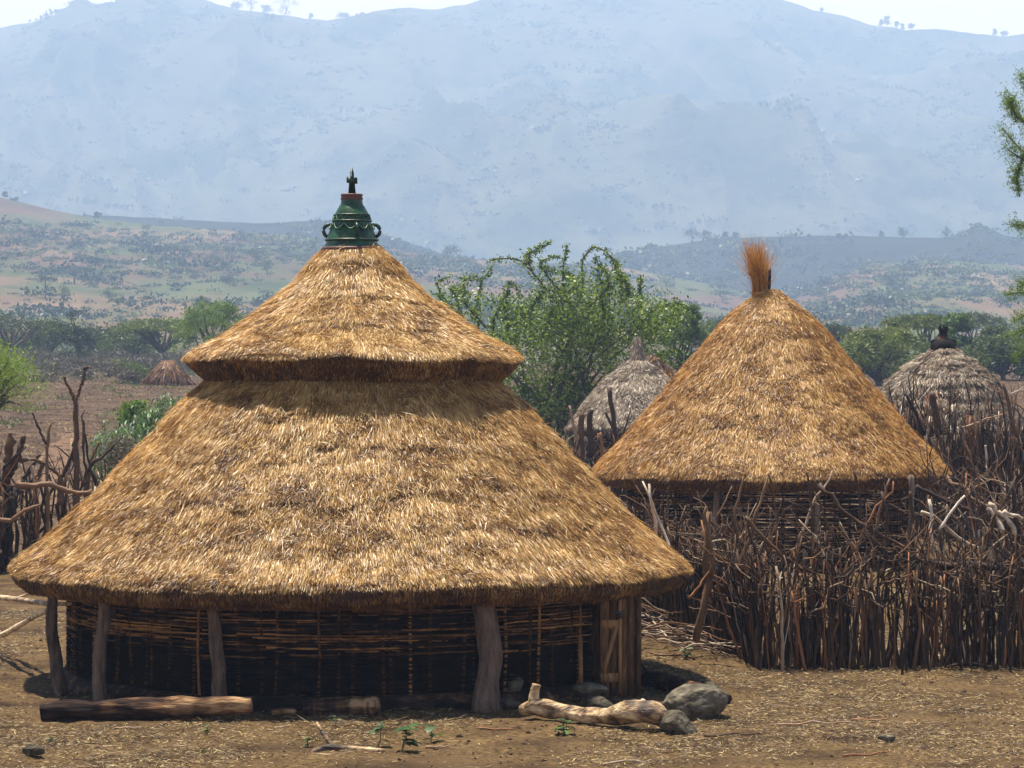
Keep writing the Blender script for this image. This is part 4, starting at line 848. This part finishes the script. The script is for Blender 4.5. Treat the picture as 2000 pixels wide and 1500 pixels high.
# ---------------------------------------------------------------- trees
def tree(px, ybase, D, wpx, hpx, m, seed, label, kind='round', n=9000, size=.2, name='tree', tone=.5, aspect=.4, grp=None, trunkfrac=.3, ydrop=True, nb=12, cat='tree', pos=None, bare=False, dense=1.0, asym=0):
    rg = np.random.default_rng(seed); s = F/D
    c = pos.copy() if pos is not None else np.array([X_(px, D), D, CZ-(ybase-HY)/s])
    W2 = wpx/s/2; Hh = hpx/s
    t = thing(name, c, label, cat, grp); st = MB(); lf = MB()
    tf = Hh*trunkfrac; r0 = max(.05*W2, .02*Hh)+.04
    nc = max(14, min(130, int(n/90)))
    cc = []
    for k in range(nc):
        a = rg.random()*2*pi; r = rg.random()**.5
        if kind == 'flat':
            z = Hh*(.84+.13*(1-r*r)-.12*rg.random()*(rg.random() < .7)) ; rr = r*W2
        elif kind == 'tall':
            zz = rg.random(); z = tf*.6+(Hh*.95-tf*.6)*zz; rr = r*W2*(.55+.6*sin(pi*min(zz*1.1, 1)))
        else:
            zz = rg.random()**.75; z = tf+(Hh*.93-tf)*zz; rr = r*W2*np.sqrt(max(.05, 1-(zz*1.05-.28)**2/.68))
        cc.append([rr*cos(a)+asym*W2*z/Hh, rr*sin(a), z])
    cc = np.array(cc)
    q, r_ = resample([[0, 0, -.3], [.03*Hh*rg.normal(), 0, tf*.5], [.04*Hh*rg.normal(), 0, tf]], [r0*1.25, r0, r0*.85], 8)
    tube(st, q+c, r_, 7, .4, rough=.1, rg=rg); top = q[-1]
    limbs = rg.permutation(nc)[:nb]
    for k in limbs:
        e = cc[k]; mid = top+(e-top)*.5+np.array([0, 0, (.12 if kind != 'flat' else -.02)*Hh])*rg.uniform(.2, 1)
        if kind == 'flat': mid = top+(e-top)*np.array([.55, .55, .6])
        q, r_ = resample([top, mid, e], [r0*.55, r0*.33, r0*.12], 9); q[1:-1] += rg.normal(0, .012*Hh, (7, 3)); tube(st, q+c, r_, 5, .4)
        for _ in range(3):
            e2 = cc[rg.integers(nc)]; b_ = q[rg.integers(3, 8)]
            if np.linalg.norm(e2-b_) < .6*W2: tube(st, resample([b_+c, (b_+e2)/2+c+rg.normal(0, .04*W2, 3), e2+c], [r0*.22, r0*.15, .01], 6)[0], np.linspace(r0*.2, r0*.05, 6), 4, .4)
    st.build('trunk', M['bark'], t)
    k = rg.integers(0, nc, n); sg = W2*.62/np.sqrt(nc)*1.5*dense*rg.uniform(.6, 1.3, nc)[k]
    zs = .35 if kind == 'flat' else .75
    p = cc[k]+np.clip(rg.normal(0, 1, (n, 3)), -2.2, 2.2)*np.stack([sg, sg, sg*zs], 1)
    p[:, 2] = np.maximum(p[:, 2], .05*Hh)
    cl = rg.normal(0, .15, nc); leaves(lf, p+c, size, rg, np.clip(tone+cl[k]+.15*rg.normal(0, 1, n), 0, 1), aspect); lf.build('crown', M[m], t)
    return t

# central glossy shrub
D = 103; s = F/D; rg = np.random.default_rng(161)
cB = np.array([X_(1110, D), D, float(np.interp(D, GY, GZ))])
tB = thing('shrub', cB, 'big glossy-leaved shrub with arching sprays rising behind the huts', 'shrub')
st = MB(); lf = MB(); P_leaf = []
def P3(px, py, dd=0): return P(px, py, D+dd)
mass = [(1110, 700, 150, 110), (1040, 740, 110, 90), (1180, 660, 110, 70), (1240, 640, 70, 50), (1090, 790, 110, 60), (1290, 660, 50, 60), (1060, 640, 60, 40), (1000, 640, 40, 40), (1120, 610, 80, 60), (1060, 600, 60, 40), (1180, 590, 50, 50), (960, 600, 50, 30), (900, 580, 35, 25)]
cs = []
for (mx, my, rx, ry) in mass:
    for k in range(int(rx*ry/150)):
        a = rg.random()*2*pi; r = np.sqrt(rg.random()); cs.append(P3(mx+rx*r*cos(a), my+ry*r*sin(a), rg.uniform(-2.2, 2.6)))
cs = np.array(cs); k = rg.integers(0, len(cs), 34000)
P_leaf.append((cs[k]+rg.normal(0, .27, (34000, 3)), .64))
base = [cB+np.array([dx, 0, 0]) for dx in (-1.2, -.4, .3, 1.0, 1.8)]
for k in range(40):
    e = cs[rg.integers(len(cs))]; b_ = base[rg.integers(5)]; q, r_ = resample([b_, (b_+e)/2+np.array([0, 0, .8]), e], [.08, .045, .015], 10); tube(st, q, r_, 5, .5)
sprays = [[(940, 690), (930, 600), (940, 550), (962, 520)], [(960, 700), (905, 620), (870, 590), (850, 548), (880, 540)], [(950, 640), (905, 590), (905, 545), (930, 540)], [(1000, 690), (985, 610), (995, 545), (1010, 560), (1016, 580)], [(960, 690), (965, 620), (990, 570)],
          [(1120, 640), (1060, 555), (1015, 505), (960, 505), (958, 510)], [(1040, 530), (1025, 498), (1060, 482), (1072, 474)], [(1120, 640), (1100, 560), (1100, 520), (1108, 478)], [(1120, 620), (1140, 560), (1135, 510), (1160, 476), (1195, 500), (1210, 545), (1225, 580)], [(1180, 640), (1175, 560), (1165, 500)],
          [(1190, 500), (1205, 510), (1212, 555), (1215, 590)], [(1200, 530), (1220, 545), (1232, 575)], [(1240, 640), (1248, 590), (1252, 540)], [(1230, 660), (1280, 600), (1320, 590), (1345, 600)], [(1120, 600), (1070, 540), (1050, 510), (1090, 500)], [(1000, 640), (1040, 600), (1060, 570)], [(1060, 660), (1080, 600), (1120, 560), (1130, 540)], [(1150, 600), (1190, 560), (1185, 530), (1172, 520)], [(1130, 580), (1120, 540), (1060, 520)], [(1260, 660), (1300, 620), (1335, 625)], [(880, 650), (870, 600), (855, 575)], [(900, 650), (895, 590), (880, 560), (915, 575)]]
for sp in sprays:
    dd = rg.uniform(-1.5, 1.5); q, r_ = resample([P3(x, y, dd) for x, y in sp], np.linspace(.045, .012, len(sp)), 26); tube(st, q, r_, 5, .45)
    for j in range(3, 26):
        for _ in range(2):
            L2 = rg.uniform(.12, .45)*(1.1-j/40); dv = unit(rg.normal(0, 1, 3))*L2; dv[2] = dv[2]*.7-.05
            nn = 6; u = np.linspace(.1, 1, nn)[:, None]; P_leaf.append((q[j]+dv*u+rg.normal(0, .05, (nn, 3)), .7))
    P_leaf.append((np.repeat(q[2:], 3, 0)+rg.normal(0, .07, (24*3, 3)), .55))
for pts_, tn_ in P_leaf: leaves(lf, pts_, .115, rg, np.clip(tn_+.28*rg.normal(0, 1, len(pts_)), 0, 1), .55)
st.build('stem', M['bark'], tB); lf.build('foliage', M['leaf_gloss'], tB)

gy = lambda D: HY+(CZ-float(np.interp(D, GY, GZ)))/D*F
tree(1335, gy(150), 150, 110, 190, 'leaf_bright', 171, 'feathery green acacia rising behind the right side of the glossy shrub', n=9000, size=.22, tone=.35, aspect=.2, name='acacia_tree', trunkfrac=.25)
# right edge tree, branches reaching into the frame
DR = 62
tR = thing('acacia_tree', (X_(2140, DR), DR, 0), 'feathery green acacia at the right edge, branch tips hanging into view', 'tree')
st = MB(); lf = MB(); rg = np.random.default_rng(181)
def PR(px, py, dd=0): return P(px, py, DR+dd)
q, r_ = resample([np.array([X_(2140, DR), DR, -.2]), PR(2150, 700), PR(2120, 400), PR(2130, 150), PR(2150, 0)], [.25, .2, .15, .1, .05], 16); tube(st, q, r_, 8, .4)
for sp in [[(2120, 420), (2050, 300), (2000, 240), (1965, 185)], [(2120, 420), (2040, 330), (1990, 290), (1955, 250)], [(2120, 420), (2040, 350), (1995, 310), (1965, 290)], [(2000, 300), (1990, 330), (1985, 350), (1990, 375)], [(2010, 250), (1980, 220), (1975, 190)], [(2050, 250), (2010, 170), (1995, 150)], [(2120, 500), (2040, 450), (1995, 440), (1980, 437)],
           [(2140, 620), (2060, 590), (2000, 570), (1968, 575)], [(2140, 640), (2060, 620), (2010, 610), (1985, 625)], [(2140, 680), (2060, 660), (2005, 640), (1980, 655)], [(2130, 200), (2080, 100), (2050, 40)], [(2130, 560), (2070, 540), (2020, 550), (1990, 560)], [(2140, 720), (2070, 690), (2020, 670), (1985, 700)]]:
    dd = rg.uniform(-.4, .4); q, r_ = resample([PR(x, y, dd*k) for k, (x, y) in enumerate(sp)], np.linspace(.04, .008, len(sp)), 20); tube(st, q, r_, 5, .4)
    for j in range(6, 20):
        for _ in range(13):
            dv = unit(rg.normal(0, 1, 3)+np.array([-.4, 0, .1]))*rg.uniform(.08, .36); u = np.linspace(.2, 1, 9)[:, None]
            leaves(lf, q[j]+dv*u+rg.normal(0, .02, (9, 3)), .065, rg, np.clip(.55+.2*rg.normal(0, 1, 9), 0, 1), .22)
st.build('trunk', M['bark'], tR); lf.build('crown', M['leaf_bright'], tR)

TG = 'trees of the belt beyond the field'
# left belt
tree(418, gy(215), 215, 165, 150, 'leaf_bright', 191, 'bright green bushy acacia just left of the upper roof tier', n=12000, size=.26, tone=.5, aspect=.18, name='acacia_tree', trunkfrac=.15, grp=TG)
tree(25, gy(290), 290, 170, 95, 'leaf_dark', 192, 'thin umbrella-shaped acacia with spreading limbs at the left edge', kind='flat', n=1800, size=.25, name='acacia_tree', trunkfrac=.3, grp=TG, nb=22, tone=.6, dense=.7)
tree(148, gy(262), 262, 66, 110, 'leaf_dark', 193, 'dark scraggy tree with bent trunk poking above the left belt', kind='tall', n=1200, size=.28, trunkfrac=.3, grp=TG, nb=24, tone=.2, dense=.7)
tree(315, gy(275), 275, 180, 92, 'leaf_olive', 194, 'wide flat-topped acacia with yellowish crown left of the bright green one', kind='flat', n=9000, size=.28, name='acacia_tree', trunkfrac=.3, grp=TG, nb=20, tone=.75)
tree(262, gy(285), 285, 150, 82, 'leaf_olive', 195, 'low rounded olive tree beneath the wide flat-topped acacia', n=7000, size=.3, tone=.45, grp=TG, trunkfrac=.1)
tree(195, gy(295), 295, 150, 75, 'leaf_dark', 196, 'dark low tree right of the scraggy bent tree', n=6000, size=.3, tone=.5, grp=TG, trunkfrac=.1)
tree(92, gy(300), 300, 150, 84, 'leaf_olive', 197, 'dull olive tree left of the scraggy bent tree', n=7000, size=.3, tone=.35, grp=TG, trunkfrac=.1)
tree(5, gy(330), 330, 90, 105, 'leaf_dark', 198, 'tall dark rounded tree standing behind the thin umbrella acacia at left edge', n=5000, size=.3, tone=.6, grp=TG, trunkfrac=.2, asym=-.2)
tree(470, gy(290), 290, 140, 84, 'leaf_olive', 199, 'grey-green tree partly hidden behind the upper roof slope', n=5000, size=.3, tone=.5, grp=TG, trunkfrac=.1)
tree(-70, gy(290), 290, 140, 84, 'leaf_olive', 200, 'olive tree just outside the left edge', n=3000, size=.3, tone=.5, grp=TG, trunkfrac=.1)
mb = MB(); rg = np.random.default_rng(201); n = 60000       # grey thorn thicket, countless stems
px = rg.uniform(-150, 720, n); D = rg.uniform(235, 275, n); h = 1.7*np.clip(.7+.6*fbm(px/40, D/9, seed=8, oct=3), .1, 1.4)
z = np.interp(D, GY, GZ)+h*rg.random(n); leaves(mb, np.stack([(px-1000)/F*D, D, z], 1), .5, rg, np.clip(.35+.25*rg.normal(0, 1, n), 0, 1), .1, -1.0)
tag(mb.build('thorn_thicket', M['leaf_grey']), kind='stuff', label='grey-brown thorn thicket at the foot of the left tree belt', cat='thicket')
# right belt
tree(1720, gy(170), 170, 230, 108, 'leaf_olive', 211, 'broad green acacia bush directly right of the orange roof', n=14000, size=.28, tone=.8, name='acacia_tree', trunkfrac=.12, grp=TG, aspect=.25)
tree(1800, gy(215), 215, 150, 118, 'leaf_olive', 212, 'flat-topped umbrella acacia left of the sooty clay pot', kind='flat', n=6000, size=.25, tone=.7, name='acacia_tree', trunkfrac=.35, grp=TG, nb=24)
tree(1868, gy(200), 200, 80, 130, 'leaf_bright', 213, 'rounded green tree directly behind the sooty clay pot', n=7000, size=.25, tone=.3, grp=TG, trunkfrac=.15)
tree(1945, gy(240), 240, 90, 88, 'leaf_olive', 214, 'dusty green tree right of the sooty clay pot', n=6000, size=.28, tone=.55, grp=TG, trunkfrac=.15)
tree(1960, gy(190), 190, 160, 85, 'leaf_olive', 215, 'low dark green bushy tree near the right edge behind the stakes', n=8000, size=.28, tone=.4, grp=TG, trunkfrac=.1)
tree(1640, gy(260), 260, 90, 88, 'leaf_dark', 216, 'hazy dark tree peeking over the right shoulder of the orange roof', n=4500, size=.3, tone=.7, grp=TG, trunkfrac=.15)
tree(1560, gy(300), 300, 160, 90, 'leaf_dark', 217, 'tree hidden mostly behind the orange roof', n=4000, size=.3, tone=.6, grp=TG, trunkfrac=.15)
tree(1400, gy(260), 260, 150, 95, 'leaf_dark', 218, 'hazy grey-green tree between the glossy shrub and the orange roof', n=5000, size=.3, tone=.75, grp=TG, trunkfrac=.15)
tree(1895, gy(290), 290, 130, 100, 'leaf_dark', 219, 'flat grey acacia in haze right of the rounded green tree', kind='flat', n=3500, size=.3, tone=.7, grp=TG, trunkfrac=.35, name='acacia_tree')
tree(2060, gy(210), 210, 170, 130, 'leaf_dark', 220, 'dark tree cut by the right edge above the stakes', n=5000, size=.3, tone=.45, grp=TG, trunkfrac=.1)
tree(750, gy(290), 290, 200, 84, 'leaf_olive', 221, 'tree hidden behind the big two-tiered roof', n=2500, size=.3, tone=.5, grp=TG, trunkfrac=.1)

# trees one can tell apart on the hillside
HG = 'single trees on the hillside'
hill = [(145, 557, 62, 32, 'flat', .35, 'wide umbrella acacia alone on the pink slope at left'), (88, 585, 42, 46, 'flat', .2, 'dark layered acacia left of the wide umbrella one, lower pair'), (82, 552, 44, 22, 'flat', .25, 'dark acacia above the layered pair at left'), (186, 532, 36, 26, 'flat', .15, 'small dark two-tiered tree above the wide umbrella acacia'),
        (214, 592, 30, 34, 'round', .95, 'pale green upright tree on the lower left slope'), (124, 592, 28, 34, 'round', 1.0, 'pale yellowish sapling near the lower left slope'), (237, 553, 28, 20, 'flat', .3, 'small leaning tree right of the wide umbrella acacia'), (442, 556, 28, 12, 'round', .1, 'tiny dark round tree low on the middle slope'), (335, 508, 30, 24, 'flat', .2, 'dark crooked tree on the upper left slope'),
        (415, 528, 40, 26, 'flat', .45, 'grey-green umbrella tree on the slope left of the roof'), (500, 520, 38, 30, 'flat', .5, 'thin umbrella tree beside the upper roof slope'), (522, 538, 24, 30, 'round', .9, 'pale slim tree nearest the upper roof slope'), (882, 505, 36, 26, 'round', .3, 'grey tree standing on the slope just right of the green pot'), (1412, 556, 30, 22, 'flat', .4, 'small umbrella tree left of the grass tuft'),
        (1410, 593, 34, 24, 'flat', .3, 'umbrella tree just above the left roof shoulder of the orange hut'), (1815, 633, 60, 24, 'flat', .35, 'hazy umbrella tree above the belt at right'), (150, 485, 34, 12, 'round', .15, 'dark squat tree high on the left slope'), (287, 490, 22, 16, 'round', .2, 'small dark tree high on the slope left of centre'), (1740, 560, 40, 22, 'round', .4, 'hazy round tree on the right-hand slope'), (1300, 560, 40, 20, 'round', .9, 'pale hazy tree left of the grass tuft')]
for k, (px, py, w_, h_, kd, tn_, lb) in enumerate(hill):
    p = land_find(HS, px, py); 
    tree(px, py, p[1], w_, h_, 'leaf_far', 300+k, lb, kind=kd, n=520, size=p[1]/F*2.8, tone=tn_, grp=HG, trunkfrac=.45 if kd == 'flat' else .3, nb=7, pos=p, aspect=.7, name='acacia_tree' if kd == 'flat' else 'tree')
CG = 'trees standing on the crests'
crest = [(RG, 1380, 466, 16, 18, 'tree on the left shoulder of the dark ridge, leftmost of a pair'), (RG, 1352, 470, 26, 22, 'wider tree of the pair on the left shoulder of the dark ridge'), (RG, 1417, 466, 14, 10, 'tiny tree right of the pair on the dark ridge'), (RG, 1438, 466, 18, 10, 'low bush by the grass tuft on the dark ridge crest'), (RG, 1763, 463, 22, 17, 'round tree alone on the dark ridge crest'), (RG, 1721, 463, 9, 9, 'very small tree left of the lone ridge tree'),
         (MT, 490, 27, 34, 40, 'tall tree on the skyline, left of the two tall ones'), (MT, 557, 34, 40, 46, 'tall tree on the skyline, right of the two tall ones'), (MT, 462, 22, 24, 14, 'low tree left of the two tall skyline trees'), (MT, 520, 28, 24, 14, 'low tree between the two tall skyline trees'), (MT, 608, 40, 10, 10, 'tiny skyline tree right of the tall pair'), (MT, 670, 35, 22, 8, 'low bush clump on the middle skyline'),
         (MT, 1732, 56, 14, 20, 'tallest skyline tree at the upper right'), (MT, 1720, 56, 9, 12, 'small skyline tree left of the tallest at upper right'), (MT, 1750, 58, 9, 12, 'small skyline tree right of the tallest at upper right'), (MT, 1762, 60, 9, 12, 'second small skyline tree right of the tallest at upper right'), (MT, 1778, 60, 14, 10, 'low spreading skyline tree at upper right'), (MT, 1942, 68, 10, 12, 'tiny skyline tree near the right corner'), (MT, 1960, 70, 16, 8, 'low skyline bush near the right corner'), (MT, 1604, 24, 6, 7, 'tiny lone tree on the right shoulder of the mountain'),
         (HS, 10, 392, 10, 14, 'small tree at the top of the left hill by the frame edge'), (HS, 32, 398, 13, 10, 'round bush on the top of the left hill'), (HS, 190, 430, 16, 12, 'small tree on the crest of the left hill')]
for k, (L_, px, py, w_, h_, lb) in enumerate(crest):
    pxs, ts, Z, D0, D1 = L_; i = int(np.clip(np.searchsorted(pxs, px), 1, len(pxs)-1)); Dd = D0+(D1-D0)*ts; yy = np.where(ts <= 1.0, HY-(Z[:, i]-CZ)/Dd*F, 1e9); j = int(np.argmin(yy))
    p = np.array([(px-1000)/F*Dd[j], Dd[j], Z[j, i]-.3])
    tree(px, py, Dd[j], w_, h_+2, 'leaf_dark', 340+k, lb, kind='tall' if h_ > 30 else 'round', n=420, size=Dd[j]/F*2.6, tone=.35, grp=CG, trunkfrac=.25, nb=5, pos=p, aspect=.7)
# countless bushes of the slopes
def scrub(L_, n, smin, smax, seed, name, label, trange=(.02, 1.0), nl=26, px0=-200, px1=2250, thr=-.1, m='leaf_far', lf_=.42):
    rg = np.random.default_rng(seed); mb = MB(); pxs, ts, Z, D0, D1 = L_
    px = rg.uniform(px0, px1, n*3); t = rg.uniform(*trange, n*3)**.9; D = D0+(D1-D0)*t; X = (px-1000)/F*D
    f = fbm(X/70, D/160, seed=seed, oct=3); keep = f+rg.normal(0, .15, n*3) > thr; px = px[keep][:n]; t = t[keep][:n]; D = D0+(D1-D0)*t; X = (px-1000)/F*D
    fi = np.clip(np.interp(px, pxs, np.arange(len(pxs))), 0, len(pxs)-1.001); fj = np.clip(np.interp(t, ts, np.arange(len(ts))), 0, len(ts)-1.001)
    i = fi.astype(int); j = fj.astype(int); u = fi-i; v = fj-j
    z = (Z[j, i]*(1-u)+Z[j, i+1]*u)*(1-v)+(Z[j+1, i]*(1-u)+Z[j+1, i+1]*u)*v
    m_ = len(px); s = rg.uniform(smin, smax, m_)*(1+1.2*(rg.random(m_) < .12)); tone = np.clip(.4+.28*rg.normal(0, 1, m_), 0, 1)
    off = rg.normal(0, 1, (m_, nl, 3))*np.array([.42, .42, .2]); off[..., 2] = np.abs(off[..., 2])+.12
    c = np.stack([X, D, z], 1)[:, None]+off*s[:, None, None]
    leaves(mb, c.reshape(-1, 3), np.repeat(s*lf_, nl), rg, np.clip(np.repeat(tone, nl)+.08*rg.normal(0, 1, m_*nl), 0, 1), .7)
    tag(mb.build(name, M[m]), kind='stuff', label=label, cat='bushes')
scrub(HS, 4500, .8, 3.0, 401, 'hillside_bushes', 'green bushes dotted all over the near hillsides', (.16, 1.0), 56, thr=.04, lf_=.24)
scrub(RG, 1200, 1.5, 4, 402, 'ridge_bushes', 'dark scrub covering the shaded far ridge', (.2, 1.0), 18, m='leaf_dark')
scrub(MT, 6000, 2.5, 7, 403, 'mountain_bushes', 'hazy trees and scrub dotted on the mountain slopes', (.02, .97), 16, thr=-.05)
for o in list(bpy.data.objects):
    if '_org' in o: del o['_org']
